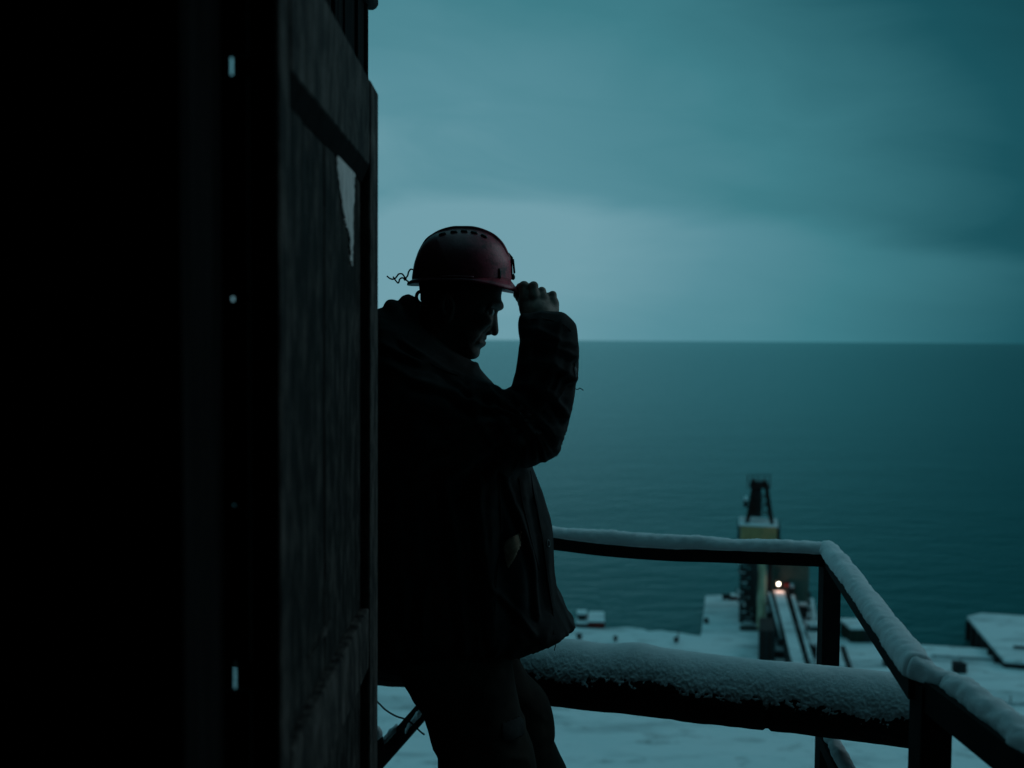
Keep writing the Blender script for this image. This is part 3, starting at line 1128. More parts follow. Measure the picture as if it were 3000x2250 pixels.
# narrower cheeks towards the mouth
cheek = 0.076 - 0.026 * np.clip((P(1400, 940, Y0).z - g.Z) / 0.10, 0, 1) * np.clip((g.X - P(1300, 900, Y0).x) / 0.09, 0, 1)
f = smax(f, np.abs(dyv) - cheek, 0.025)
f = smin(f, nose, 0.007)
f = smin(f, lips, 0.006)
for sgn in (-1, 1):
    ys_ = Y0 + sgn
    Yn = Y0 + sgn * 0.038
    # eye socket, brow, cheekbone, nostril wing, mouth corner, fold beside the mouth
    f = smax(f, -g.ell((P(1441, 914, Y0).x, Y0 + sgn * 0.043, P(1400, 914, Y0).z), (0.020, 0.022, 0.011)), 0.010)
    f = smin(f, g.cap((P(1466, 898, Y0).x, Y0 + sgn * 0.012, P(1400, 898, Y0).z), (P(1438, 896, Y0).x, Y0 + sgn * 0.055, P(1400, 896, Y0).z), 0.0075, 0.006), 0.010)
    f = smin(f, g.ell((P(1420, 940, Y0).x, Y0 + sgn * 0.050, P(1400, 940, Y0).z), (0.020, 0.013, 0.014)), 0.016)
    f = smin(f, g.ell((P(1431, 973, Y0).x, Y0 + sgn * 0.014, P(1400, 973, Y0).z), (0.010, 0.007, 0.008)), 0.004)
    f = smax(f, -g.cap((P(1431, 958, Y0).x, Y0 + sgn * 0.030, P(1400, 958, Y0).z), (P(1396, 1005, Y0).x, Y0 + sgn * 0.050, P(1400, 1005, Y0).z), 0.0026, 0.0018), 0.008)
    f = smax(f, -g.cap((P(1424, 998, Y0).x, Y0 + sgn * 0.002, P(1400, 998, Y0).z), (P(1406, 995, Y0).x, Y0 + sgn * 0.027, P(1400, 995, Y0).z), 0.0022, 0.0018), 0.003)
    f = smin(f, g.cap((P(1426, 915, Y0).x, Y0 + sgn * 0.050, P(1400, 915, Y0).z), (P(1446, 912, Y0).x, Y0 + sgn * 0.034, P(1400, 912, Y0).z), 0.0045, 0.0035), 0.004)
    # ear
    ec = Vector((P(1314, 902, Y0).x, Y0 + sgn * 0.079, P(1400, 902, Y0).z))
    ear = g.ell(ec, (0.0205, 0.011, 0.034))
    ear = smax(ear, -g.ell(ec + Vector((0.003, sgn * 0.010, 0.002)), (0.0115, 0.009, 0.022)), 0.004)
    ear = smin(ear, g.cap(ec + Vector((0.004, sgn * 0.003, -0.004)), ec + Vector((0.002, sgn * 0.003, 0.014)), 0.003, 0.0025), 0.004)
    f = smin(f, ear, 0.006)
headF = f
neck = g.cap(P(1306, 930, Y0), P(1255, 1085, Y0), 0.060, 0.075)
f = smin(f, neck, 0.03)
V1, Q1 = g.nets(f)
V1 = relax(V1, Q1, 1)
# hair: short, on the back and sides below the helmet
hairF = np.maximum(headF - 0.0032, np.maximum(g.X - P(1345, 900, Y0).x - 0.25 * (g.Z - hp.z), -(g.Z - P(1400, 893, Y0).z)))
hairF = np.maximum(hairF, -(headF + 0.004))
hairF = np.maximum(hairF, -g.ell((P(1316, 902, Y0).x, Y0 - 0.08, P(1400, 902, Y0).z), (0.026, 0.03, 0.040)))
hairF = np.maximum(hairF, -g.ell((P(1316, 902, Y0).x, Y0 + 0.08, P(1400, 902, Y0).z), (0.026, 0.03, 0.040)))
VH, QH = g.nets(hairF)
VH = VH + vnormals(VH, QH) * (vnoise(VH, 260, 2) * 0.002)[:, None]


# ---- gripping right hand
def H(px, py, Y):
    return P(px, py, Y)


g = Grid((P(1490, 900, 2.40).x, 2.42, P(1400, 1000, 2.6).z), (P(1665, 900, 2.62).x, 2.63, P(1400, 810, 2.6).z), 0.0016)
fingers = [
    # base knuckle, middle knuckle, last joint, tip, radii
    ((1538, 876, 2.482), (1535, 839, 2.492), (1525, 842, 2.522), (1517, 848, 2.545), 0.0130, 0.0128, 0.0108, 0.0095),
    ((1566, 868, 2.474), (1563, 838, 2.484), (1549, 842, 2.520), (1530, 851, 2.545), 0.0125, 0.0112, 0.0098, 0.0085),
    ((1593, 877, 2.478), (1587, 853, 2.490), (1572, 858, 2.525), (1551, 867, 2.547), 0.0120, 0.0102, 0.0092, 0.0080),
    ((1621, 890, 2.484), (1619, 864, 2.494), (1602, 868, 2.520), (1580, 880, 2.540), 0.0112, 0.0094, 0.0084, 0.0074),
]
f = None
wr_a, wr_b = H(1552, 935, 2.462), H(1612, 935, 2.462)
palm = None
for i, (a, b_, c, d, r0, r1, r2, r3) in enumerate(fingers):
    A, B, C_, D_ = H(*a), H(*b_), H(*c), H(*d)
    fg = smin(g.cap(A, B, r0, r1), g.cap(B, C_, r1, r2), 0.004)
    fg = smin(fg, g.cap(C_, D_, r2, r3), 0.004)
    f = fg if f is None else smin(f, fg, 0.0022)
    wpt = wr_a.lerp(wr_b, i / 3)
    pc_ = g.cap(A + Vector((0, 0.006, 0)), wpt + Vector((0, 0.006, 0)), 0.0145, 0.019)
    palm = pc_ if palm is None else smin(palm, pc_, 0.014)
palm = smin(palm, g.cap(H(1545, 905, 2.487), H(1612, 912, 2.487), 0.017, 0.016), 0.015)
f = smin(f, palm, 0.007)
# thumb: leaves the side of the palm, closes against the brim from below
th = smin(g.cap(H(1545, 915, 2.478), H(1534, 888, 2.500), 0.0150, 0.0130), g.cap(H(1534, 888, 2.500), H(1524, 872, 2.527), 0.0135, 0.0115), 0.006)
th = smin(th, g.cap(H(1524, 872, 2.527), H(1514, 864, 2.545), 0.0115, 0.0095), 0.005)
f = smin(f, th, 0.006)
f = smin(f, g.cap(H(1582, 925, 2.462), H(1590, 1000, 2.43), 0.036, 0.036), 0.014)
V2, Q2 = g.nets(f)
V2 = relax(V2, Q2, 1)

# ---- the rest of the body under the clothes (coarse)
g = Grid((-0.62, 2.2, 0.02), (0.35, 2.95, 1.62), 0.011)
sh_n, sh_f = P(1225, 1150, 2.40), P(1225, 1150, 2.72)
hipc = P(1300, 1830, Y0)
f = g.cap(P(1235, 1130, Y0), P(1270, 1400, Y0), 0.12, 0.13)
f = smin(f, g.cap(P(1270, 1400, Y0), hipc, 0.13, 0.14), 0.05)
f = smin(f, g.cap(sh_n, sh_f, 0.055, 0.055), 0.06)
f = smin(f, g.cap(P(1270, 1010, Y0), P(1240, 1120, Y0), 0.055, 0.07), 0.03)
el_n = P(1555, 1255, 2.39)
f = smin(f, g.cap(sh_n, el_n, 0.052, 0.042), 0.03)
f = smin(f, g.cap(el_n, P(1590, 990, 2.434), 0.042, 0.030), 0.02)
el_f, wr_f = P(1200, 1480, 2.80), P(1330, 1700, 2.80)
f = smin(f, g.cap(sh_f, el_f, 0.050, 0.040), 0.03)
f = smin(f, g.cap(el_f, wr_f, 0.038, 0.028), 0.02)
f = smin(f, g.cap(wr_f, P(1370, 1760, 2.79), 0.030, 0.032), 0.02)
kn_n, an_n = P(1405, 2110, 2.43), P(1470, 2660, 2.43)
kn_f, an_f = P(1520, 2120, 2.655), P(1690, 2580, 2.655)
an_n.z, an_f.z = 0.11, 0.11
for hp_, kn, an_ in ((P(1320, 1850, 2.46), kn_n, an_n), (P(1320, 1850, 2.64), kn_f, an_f)):
    f = smin(f, g.cap(hp_, kn, 0.080, 0.055), 0.03)
    f = smin(f, g.cap(kn, an_, 0.055, 0.038), 0.02)
    f = smin(f, g.cap(an_ + Vector((0, 0, -0.05)), an_ + Vector((0.14, 0, -0.07)), 0.035, 0.03), 0.02)
V3, Q3 = g.nets(f)
body = np.concatenate([V1, V2, V3])
Qb = np.concatenate([Q1, Q2 + len(V1), Q3 + len(V1) + len(V2)])
bme = mesh_from('body', body, Qb)
bme.materials.append(M['skin'])
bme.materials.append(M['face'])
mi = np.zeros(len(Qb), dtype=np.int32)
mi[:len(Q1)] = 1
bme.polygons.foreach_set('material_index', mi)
link('body', bme, M['skin'], man)
link('hair', mesh_from('hair', VH, QH), M['hair'], man)
mbe = MB()
for sgn in (-1, 1):
    ec = Vector((P(1436, 914, Y0).x, Y0 + sgn * 0.036, P(1400, 914, Y0).z))
    me = bpy.data.meshes.new('eyeball')
    import bmesh
    bm = bmesh.new()
    bmesh.ops.create_uvsphere(bm, u_segments=16, v_segments=10, radius=0.0115, matrix=Matrix.Translation(ec))
    bm.to_mesh(me)
    bm.free()
    me.polygons.foreach_set('use_smooth', [True] * len(me.polygons))
    link('eyeball', me, M['eye'], man)

# ---- jacket
torso_pts = [(1290, 985), (1330, 1030), (1374, 1052), (1383, 1060), (1397, 1060), (1402, 1067), (1404, 1078), (1413, 1090), (1428, 1109), (1448, 1130), (1480, 1190), (1512, 1260),
             (1536, 1320), (1553, 1364), (1557, 1376), (1570, 1409), (1580, 1438), (1586, 1449), (1600, 1498), (1612, 1535), (1615, 1572), (1616, 1605),
             (1618, 1664), (1628, 1736), (1646, 1769), (1659, 1803), (1668, 1821), (1682, 1833), (1676, 1845), (1655, 1864), (1634, 1873), (1604, 1887),
             (1583, 1900), (1558, 1911), (1519, 1921), (1450, 1936), (1350, 1946), (1250, 1953), (1171, 1957), (1110, 1950), (1080, 1900), (1062, 1800),
             (1042, 1600), (1034, 1400), (1034, 1200), (1050, 1040), (1078, 950), (1106, 917), (1122, 909), (1140, 905), (1200, 930)]
g = Grid((P(1015, 900, 2.85).x - 0.04, 2.17, P(1400, 1975, 2.55).z - 0.03), (P(1715, 900, 2.45).x, 2.86, P(1400, 850, 2.7).z), 0.0052)
dyv = g.Y - Y0
tp = g.poly(PY(torso_pts))
zrel = np.clip((g.Z - P(1400, 1960, Y0).z) / (P(1400, 1100, Y0).z - P(1400, 1960, Y0).z), 0, 1)
f = inflate(tp, dyv, 0.205 + 0.0 * zrel, 0.165)
# collar and hood folds at the nape
hood_pts = [(1104, 920), (1120, 911), (1138, 905), (1138, 895), (1146, 884), (1158, 881), (1170, 884), (1181, 892), (1200, 930), (1260, 1000), (1340, 1045), (1300, 1090), (1180, 1060), (1090, 990)]
hood2_pts = [(1179, 900), (1180, 879), (1189, 869), (1204, 866), (1215, 870), (1221, 882), (1234, 900), (1238, 960), (1300, 1020), (1372, 1056), (1345, 1085), (1240, 1040), (1185, 960)]
f = smin(f, inflate(g.poly(PY(hood_pts)), dyv, 0.115, 0.030), 0.016)
f = smin(f, inflate(g.poly(PY(hood2_pts)), dyv, 0.090, 0.022), 0.010)
# hollow of the collar for the neck
f = smax(f, -g.cap(P(1297, 930, Y0), P(1262, 1030, Y0), 0.072, 0.060), 0.012)
flap_pts = [(1545, 1372), (1557, 1376), (1570, 1409), (1586, 1449), (1600, 1498), (1612, 1535), (1616, 1605), (1618, 1664), (1628, 1736), (1646, 1769), (1659, 1803), (1668, 1820),
            (1684, 1833), (1677, 1846), (1668, 1848), (1656, 1862), (1644, 1864), (1634, 1873), (1622, 1875), (1604, 1886), (1596, 1888), (1583, 1899), (1558, 1910), (1540, 1912), (1519, 1920),
            (1500, 1880), (1540, 1780), (1550, 1600)]
f = smin(f, inflate(g.poly(PY(flap_pts, Y0 - 0.045)), dyv, 0.060, 0.013), 0.010)
# the raised arm hitches the hem up on the near side
hem_px = [(1000, 1955), (1171, 1957), (1350, 1947), (1450, 1937), (1519, 1921), (1583, 1900), (1634, 1874), (1684, 1838), (1720, 1815)]
hx = [P(x_, y_, Y0).x for x_, y_ in hem_px]
hz = [P(x_, y_, Y0).z for x_, y_ in hem_px]
zh = np.interp(g.X2[:, 0], hx, hz)[:, None, None] + 0.002 * np.sin(g.X2[:, 0] * 520)[:, None, None]
f = smax(f, zh + 0.31 * np.maximum(-dyv, 0) - g.Z, 0.006)
# near sleeve (right arm, raised), traced outline pumped up + capsules
sleeve_pts = [(1230, 1060), (1300, 1078), (1350, 1098), (1400, 1112), (1440, 1124), (1462, 1132), (1474, 1143), (1484, 1139), (1499, 1138), (1502, 1126), (1505, 1119), (1510, 1098), (1514, 1069), (1519, 1035), (1524, 1004),
              (1520, 973), (1521, 943), (1525, 921), (1590, 912), (1640, 915), (1656, 921), (1674, 937), (1686, 952), (1690, 974), (1691, 1004), (1694, 1035), (1694, 1066), (1690, 1110),
              (1685, 1145), (1674, 1184), (1670, 1218), (1659, 1255), (1645, 1295), (1642, 1317), (1627, 1335), (1603, 1349), (1578, 1357), (1552, 1364), (1480, 1372), (1380, 1375),
              (1280, 1372), (1180, 1340), (1130, 1220), (1160, 1100)]
YS = 2.405
sp = g.poly(px_poly(sleeve_pts, YS))
slv = inflate(sp, g.Y - YS, 0.096, 0.086)
f = smin(f, slv, 0.030)
# far sleeve hanging down
f = smin(f, smin(g.cap(sh_f, el_f, 0.085, 0.075), g.cap(el_f, wr_f, 0.072, 0.058), 0.03), 0.03)
# far pocket swallows the hand
f = smin(f, g.ell(P(1365, 1750, 2.73), (0.09, 0.06, 0.09)), 0.03)
V, Q = g.nets(f)
V = relax(V, Q, 2)
Nn = vnormals(V, Q)


def px_of(V):
    Rm = np.array(CROT)
    d = (V - np.array(CAM)) @ Rm
    return np.stack([1500 + FPX * d[:, 0] / -d[:, 2], 1125 - FPX * d[:, 1] / -d[:, 2]], 1)


CREASES = [([(1516, 1012), (1560, 996), (1620, 1012), (1686, 1050)], 0.009, 10), ([(1518, 962), (1580, 972), (1640, 1000), (1688, 1010)], 0.008, 9),
           ([(1512, 1075), (1570, 1056), (1630, 1078), (1692, 1125)], 0.010, 11), ([(1502, 1130), (1560, 1130), (1620, 1165), (1660, 1230)], 0.011, 11),
           ([(1486, 1142), (1530, 1178), (1590, 1240), (1630, 1296)], 0.010, 10), ([(1430, 1124), (1446, 1180), (1480, 1240), (1520, 1290)], 0.009, 10),
           ([(1380, 1108), (1388, 1180), (1416, 1250), (1450, 1300)], 0.008, 10), ([(1108, 1000), (1180, 1046), (1290, 1082), (1350, 1098)], 0.008, 9),
           ([(1180, 1010), (1260, 1062), (1330, 1112), (1370, 1150)], 0.008, 8), ([(1120, 1060), (1220, 1120), (1320, 1150), (1400, 1200)], 0.008, 12),
           ([(1470, 1390), (1500, 1470), (1530, 1560), (1560, 1680), (1570, 1800)], 0.009, 9), ([(1400, 1400), (1410, 1550), (1430, 1700), (1440, 1880)], 0.008, 11),
           ([(1540, 1380), (1560, 1460), (1585, 1560), (1600, 1680), (1612, 1780)], 0.008, 8), ([(1300, 1400), (1330, 1560), (1350, 1750), (1360, 1900)], 0.007, 13),
           ([(1440, 1720), (1500, 1780), (1560, 1860)], 0.007, 9)]


def folds(V, Nn):
    A = V.copy()
    # long soft drapes running down the skirt of the jacket
    q = np.stack([V[:, 0] * 1.0, V[:, 1] * 1.0, V[:, 2] * 0.22], 1)
    low = np.clip((P(1400, 1350, Y0).z - V[:, 2]) / 0.15, 0, 1)
    d = low * (1 - np.abs(vnoise(q + 3, 17, 2)) * 2) * 0.0120
    # creases across the sleeve and the chest
    elbow = np.array(P(1560, 1230, 2.36))
    u = V - elbow
    rr = np.linalg.norm(u[:, [0, 2]], axis=1)
    ang = np.arctan2(u[:, 2], u[:, 0])
    nearside = np.clip((2.50 - V[:, 1]) / 0.06, 0, 1)
    q2 = np.stack([np.cos(ang) * 2.2, np.sin(ang) * 2.2, rr * 4.0], 1)
    cre = 1 - np.abs(vnoise(q2 + 11, 2.1, 2)) * 2.6
    d += nearside * (1 - low) * np.clip(cre, -0.6, 1) * 0.0105 * np.clip(rr / 0.07, 0.2, 1) * np.clip(1.4 - rr / 0.32, 0, 1)
    q3 = np.stack([V[:, 0] * 0.5 - V[:, 2] * 0.5, V[:, 1], V[:, 2] * 1.0 + V[:, 0] * 0.5], 1)
    d += (1 - low) * (1 - np.abs(vnoise(q3 + 21, 15, 2)) * 2.2) * 0.0065
    # gathered hem
    hem = np.exp(-((V[:, 2] - (P(1400, 1925, Y0).z + np.clip((V[:, 0] - 0.02), 0, 1) * 0.42)) / 0.022) ** 2)
    d += hem * np.sin(V[:, 0] * 310 + vnoise(V, 20, 1) * 3) * 0.0035
    d += vnoise(V, 60, 2) * 0.0012
    # single creases seen in the cloth of sleeve and shoulder
    pxy = px_of(V)
    nears = np.clip(-Nn[:, 1] * 1.6, 0, 1) * np.clip((2.56 - V[:, 1]) / 0.05, 0, 1)
    for line, amp, sg in CREASES:
        best = np.full(len(V), 1e9)
        sidev = np.zeros(len(V))
        lp2 = [(v.x, v.y) for v in catmull([Vector((x_, y_, 0)) for x_, y_ in line], 4)]
        for (ax_, ay_), (bx_, by_) in zip(lp2[:-1], lp2[1:]):
            ex, ey = bx_ - ax_, by_ - ay_
            wx, wy = pxy[:, 0] - ax_, pxy[:, 1] - ay_
            t_ = np.clip((wx * ex + wy * ey) / (ex * ex + ey * ey), 0, 1)
            dd_ = np.hypot(wx - ex * t_, wy - ey * t_)
            m_ = dd_ < best
            best = np.where(m_, dd_, best)
            sidev = np.where(m_, np.sign(ex * wy - ey * wx), sidev)
        q_ = best * sidev
        d += nears * amp * (np.exp(-(q_ / sg) ** 2) - 0.75 * np.exp(-((q_ - 1.7 * sg) / (1.1 * sg)) ** 2))
    # keep the traced outline: less relief where the surface turns away sideways
    edge = np.clip(np.abs(Nn[:, 1]) * 1.3, 0.22, 1)
    return d * edge


V = V + Nn * folds(V, Nn)[:, None]
jacket = link('jacket', mesh_from('jacket', V, Q), M['jacket'], man, 'dark padded work jacket with frayed elbow and gathered hem')


# surface of the near side seen from the camera, for details that lie on the cloth
class Surf:
    def __init__(self, V, Q):
        from mathutils.bvhtree import BVHTree
        self.t = BVHTree.FromPolygons([tuple(v) for v in V], [tuple(int(i) for i in q) for q in Q])

    def hit(self, px, py, lift=0.0):
        d = (CROT @ Vector(((px - 1500) / FPX, -(py - 1125) / FPX, -1.0))).normalized()
        loc, nrm, _, _ = self.t.ray_cast(CAM, d)
        if loc is None:
            return P(px, py, Y0), Vector((0, -1, 0))
        return loc + nrm * lift, nrm


SJ = Surf(V, Q)


def cloth_patch(name, pts, lift, mat, parent, label=None, step=5.0, depth=0.003):
    """a piece of cloth lying on the jacket, cut to the traced outline"""
    xs_ = np.arange(min(p[0] for p in pts) - step, max(p[0] for p in pts) + step, step)
    ys_ = np.arange(min(p[1] for p in pts) - step, max(p[1] for p in pts) + step, step)
    X2, Y2 = np.meshgrid(xs_, ys_, indexing='ij')
    ins = sd_poly(X2, Y2, pts) < step * 0.5
    idm, Vv, Ff = {}, [], []
    for i in range(len(xs_)):
        for j in range(len(ys_)):
            if ins[i, j]:
                p, n_ = SJ.hit(xs_[i], ys_[j], lift)
                idm[i, j] = len(Vv)
                Vv.append(p)
    nb = len(Vv)
    for (i, j) in list(idm):
        q = [(i, j), (i, j + 1), (i + 1, j + 1), (i + 1, j)]
        if all(t_ in idm for t_ in q):
            Ff.append(tuple(idm[t_] for t_ in q))
    if not Ff:
        return None
    Vb = [v + Vector((0, depth, 0)) for v in Vv]
    from collections import Counter
    ec_ = Counter()
    for fc in Ff:
        for a_, b2 in zip(fc, fc[1:] + fc[:1]):
            ec_[(a_, b2)] += 1
    rim = [(a_, b2) for (a_, b2) in ec_ if (b2, a_) not in ec_]
    F2 = Ff + [tuple(nb + k_ for k_ in reversed(fc)) for fc in Ff] + [(b2, a_, nb + a_, nb + b2) for a_, b2 in rim]
    me = mesh_from(name, [tuple(v) for v in Vv + Vb], F2)
    return link(name, me, M[mat], parent, label)


cloth_patch('pocket_lining', [(1478, 1592), (1490, 1578), (1512, 1566), (1530, 1556), (1524, 1590), (1512, 1622), (1497, 1652), (1488, 1664), (1482, 1640), (1476, 1612)], 0.0050,
            'lining', jacket, 'brown lining showing in the gaping side pocket', 3.0)
cloth_patch('worn_patch', [(1514, 1190), (1532, 1186), (1552, 1204), (1566, 1226), (1580, 1250), (1588, 1268), (1572, 1278), (1556, 1262), (1540, 1240), (1524, 1216)], 0.0012,
            'jacket_worn', jacket, 'scuffed shiny patch at the elbow', 3.0, 0.002)
cloth_patch('worn_patch', [(1683, 1062), (1689, 1080), (1690, 1104), (1686, 1108), (1680, 1084)], 0.0012, 'jacket_worn', jacket, None, 2.5, 0.002)
# seam bands and the front placket
for pts_, w_ in (([(1553, 1380), (1562, 1440), (1578, 1520), (1592, 1600), (1602, 1680), (1612, 1750), (1620, 1800), (1622, 1858)], 2.4),
                 ([(1520, 1400), (1530, 1470), (1546, 1540), (1560, 1600), (1580, 1670)], 1.8),
                 ([(1462, 1400), (1468, 1520), (1464, 1620), (1452, 1720), (1450, 1850)], 1.8),
                 ([(1500, 1216), (1512, 1240), (1530, 1262), (1552, 1278), (1576, 1284)], 1.6),
                 ([(1170, 1020), (1230, 1050), (1300, 1085), (1340, 1100)], 1.8),
                 ([(1533, 944), (1570, 935), (1610, 938), (1650, 952), (1672, 970)], 1.6)):
    cp = catmull([SJ.hit(px, py, 0.0008)[0] for px, py in pts_], 8)
    MB().tube(cp, 0.0012 * w_ / 1.6, 6).build('seam', M['jacket'], jacket, smooth=True)
# ring button on the front edge
bc, bn = SJ.hit(1605, 1592, 0.002)
ring = []
t1 = bn.cross(Vector((0, 0, 1))).normalized()
t2 = t1.cross(bn)
for a in np.linspace(0, 2 * math.pi, 25):
    ring.append(bc + t1 * (0.0062 * math.cos(a)) + t2 * (0.0082 * math.sin(a)))
MB().tube(ring, 0.0012, 6).build('button', mat_base('button_metal', (0.12, 0.13, 0.135), 0.4, 0.5), jacket, smooth=True)
bump_b = P(1584, 1446, Y0)
# loose threads
threads = [[(1684, 1138), (1692, 1141), (1698, 1137), (1704, 1140), (1709, 1144)],
           [(1626, 1868), (1626, 1880), (1628, 1890), (1625, 1900), (1624, 1906)],
           [(1640, 1318), (1638, 1326), (1634, 1330), (1636, 1333)],
           [(1632, 1326), (1632, 1334), (1628, 1337)], [(1653, 1268), (1656, 1272), (1656, 1275)],
           [(1622, 1333), (1620, 1339), (1617, 1337)], [(1644, 1293), (1647, 1297), (1646, 1303)]]
for i, tpx in enumerate(threads):
    Yt = Y0 if i == 1 else YS
    cp = catmull([P(x_, y_, Yt) for x_, y_ in tpx], 5)
    MB().tube(cp, 0.0011, 5).build('loose_thread', M['jacket'], jacket, smooth=True)

# ---- trousers
near_leg = [(1160, 1900), (1171, 1955), (1185, 1989), (1211, 2035), (1238, 2071), (1253, 2111), (1263, 2153), (1272, 2178), (1284, 2208), (1286, 2250), (1310, 2400),
            (1340, 2560), (1372, 2760), (1560, 2760), (1572, 2600), (1575, 2450), (1572, 2250), (1561, 2195), (1543, 2150), (1537, 2111), (1524, 2090), (1508, 2000), (1495, 1890), (1300, 1860)]
far_leg = [(1330, 1900), (1380, 2100), (1400, 2200), (1440, 2350), (1500, 2500), (1560, 2640), (1740, 2640), (1730, 2500), (1700, 2350), (1657, 2250), (1642, 2221), (1623, 2178),
           (1621, 2162), (1625, 2145), (1622, 2111), (1615, 2081), (1603, 2048), (1582, 2018), (1557, 1994), (1544, 1980), (1527, 1951), (1519, 1924), (1500, 1890), (1400, 1880)]
g = Grid((-0.36, 2.27, 0.03), (0.30, 2.80, P(1400, 1850, Y0).z), 0.0065)
YNL, YFL = 2.435, 2.655
f = inflate(g.poly(px_poly(near_leg, YNL)), g.Y - YNL, 0.112, 0.095)
f2 = inflate(g.poly(px_poly(far_leg, YFL)), g.Y - YFL, 0.100, 0.085)
f = smin(f, f2, 0.012)
V, Q = g.nets(f)
V = relax(V, Q, 2)
Nn = vnormals(V, Q)
q = np.stack([V[:, 0] * 0.7, V[:, 1], V[:, 2] * 1.3], 1)
kz = np.exp(-((V[:, 2] - P(1400, 2140, YNL).z) / 0.10) ** 2)
d = (1 - np.abs(vnoise(q + 31, 14, 2)) * 2.2) * (0.004 + 0.004 * kz) + vnoise(V, 70, 2) * 0.001
V = V + Nn * (d * np.clip(np.abs(Nn[:, 1]) * 1.3, 0.25, 1))[:, None]
tr = link('trousers', mesh_from('trousers', V, Q), M['trousers'], man)
SJ = Surf(V, Q)
cloth_patch('knee_patch', [(1470, 2120), (1500, 2108), (1520, 2098), (1532, 2110), (1536, 2150), (1500, 2172), (1470, 2168)], 0.002, 'jacket', tr, None, 4.0)

# ---- boots (below the picture, standing on the planks)
for an_, yb in ((an_n, YNL), (an_f, YFL)):
    ax = an_.x
    g = Grid((ax - 0.16, yb - 0.09, -0.012), (ax + 0.27, yb + 0.09, 0.30), 0.007)
    f = g.cap((ax - 0.01, yb, 0.26), (ax, yb, 0.10), 0.066, 0.062)
    f = smin(f, g.cap((ax - 0.02, yb, 0.055), (ax + 0.16, yb, 0.045), 0.056, 0.050), 0.03)
    f = smax(f, -(g.Z - 0.004) + 0 * g.X + 0 * g.Y, 0.004)
    V, Q = g.nets(f)
    link('boot', mesh_from('boot', V, Q), M['boot'], man)

# ------------------------------------------------------------------ helmet
hat = thing('hard_hat', P(1350, 826, Y0), 'scuffed dark red hard hat with lamp clip and crest, on the man\'s head', 'helmet')
crown = [(1207, 812), (1209, 800), (1215, 768), (1228, 734), (1246, 707), (1271, 687), (1297, 678), (1326, 672), (1350, 671), (1387, 673), (1418, 681), (1446, 695), (1470, 717), (1486, 744),
         (1496, 765), (1499, 792), (1498, 826), (1496, 960), (1210, 960)]
crest = [(1225, 745), (1246, 705), (1271, 685), (1295, 673), (1326, 665), (1350, 664), (1387, 665), (1418, 673), (1449, 688), (1474, 712), (1489, 740), (1497, 762), (1485, 770), (1440, 715), (1350, 690), (1270, 710), (1240, 750)]
def smooth_px(pts, n=5):
    return [(v.x, v.y) for v in catmull([Vector((x_, y_, 0)) for x_, y_ in pts], n)]


crown = smooth_px(crown[:17]) + crown[17:]
crest = smooth_px(crest[:12]) + crest[12:]
g = Grid((P(1195, 900, Y0).x, Y0 - 0.135, P(1400, 840, Y0).z), (P(1515, 900, Y0).x, Y0 + 0.135, P(1400, 655, Y0).z), 0.0021)
dyv = g.Y - Y0
cp_ = g.poly(PY(crown))
f = inflate(cp_, dyv, 0.112, 0.112)
fc = inflate(g.poly(PY(crest)), dyv, 0.024, 0.004)
f = smin(f, fc, 0.003)
# side ribs of the crest and the shallow front panel
zb = P(1400, 823, Y0).z + 0.0 * g.X
f = np.maximum(f, zb - g.Z)
f = np.maximum(f, -(inflate(cp_, dyv, 0.112, 0.112) + 0.0055))
V, Q = g.nets(f)
V = relax(V, Q, 2, 0.4)
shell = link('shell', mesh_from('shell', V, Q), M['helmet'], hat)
SJ = Surf(V, Q)
# rim and peak
zr = P(1400, 826, Y0).z
xb, xf = P(1208, 900, Y0).x, P(1500, 900, Y0).x
cxm, am, bmn = (xb + xf) / 2, (xf - xb) / 2, 0.113
n = 120
V, F = [], []
for i in range(n):
    a = 2 * math.pi * i / n
    ca, sa = math.cos(a), math.sin(a)
    sx = math.copysign(abs(ca) ** 0.85, ca)
    sy = math.copysign(abs(sa) ** 0.85, sa)
    fr = max(0.0, ca) ** 1.5
    bk = max(0.0, -ca) ** 3
    ext = 0.005 + 0.014 * fr + 0.007 * bk
    drop = 0.003 + 0.024 * max(0.0, ca) ** 1.4 + 0.004 * bk
    dipi = 0.001 * fr
    xi, yi = cxm + (am - 0.004) * sx, (bmn - 0.004) * sy
    xo, yo = cxm + (am + ext) * sx, (bmn + ext) * sy
    V += [(xi, Y0 + yi, zr + 0.006 - dipi), (xo, Y0 + yo, zr - drop + 0.003), (xo + 0.001 * sx, Y0 + yo, zr - drop - 0.003), (xi - 0.012 * fr * sx, Y0 + yi, zr - 0.003 - dipi - 0.015 * fr)]
for i in range(n):
    j = (i + 1) % n
    for k_ in range(4):
        F.append((4 * i + k_, 4 * i + (k_ + 1) % 4, 4 * j + (k_ + 1) % 4, 4 * j + k_))
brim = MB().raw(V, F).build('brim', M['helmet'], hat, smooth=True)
# vent slots beside the crest
for (xa, ya), (xb2, yb2) in (((1286, 691), (1307, 684)), ((1320, 682), (1340, 680)), ((1350, 679), (1370, 679)), ((1379, 681), (1399, 685)), ((1409, 689), (1426, 698))):
    pa, na = SJ.hit(xa, ya, 0.0)
    pb, nb_ = SJ.hit(xb2, yb2, 0.0)
    MB().tube([pa, pa.lerp(pb, 0.15) + na * 0.0006, pa.lerp(pb, 0.85) + nb_ * 0.0006, pb], [0.0026, 0.0050, 0.0050, 0.0026], 10).build('vent_slot', M['black_plastic'], hat, smooth=True)
# side slot, lamp clip on the front, dark scrape
sl = [SJ.hit(x_, y_, 0.001)[0] for x_, y_ in ((1292, 811), (1330, 810), (1388, 812))]
MB().tube(catmull(sl, 4), 0.0028, 8).build('side_slot', M['helmet'], hat, smooth=True)


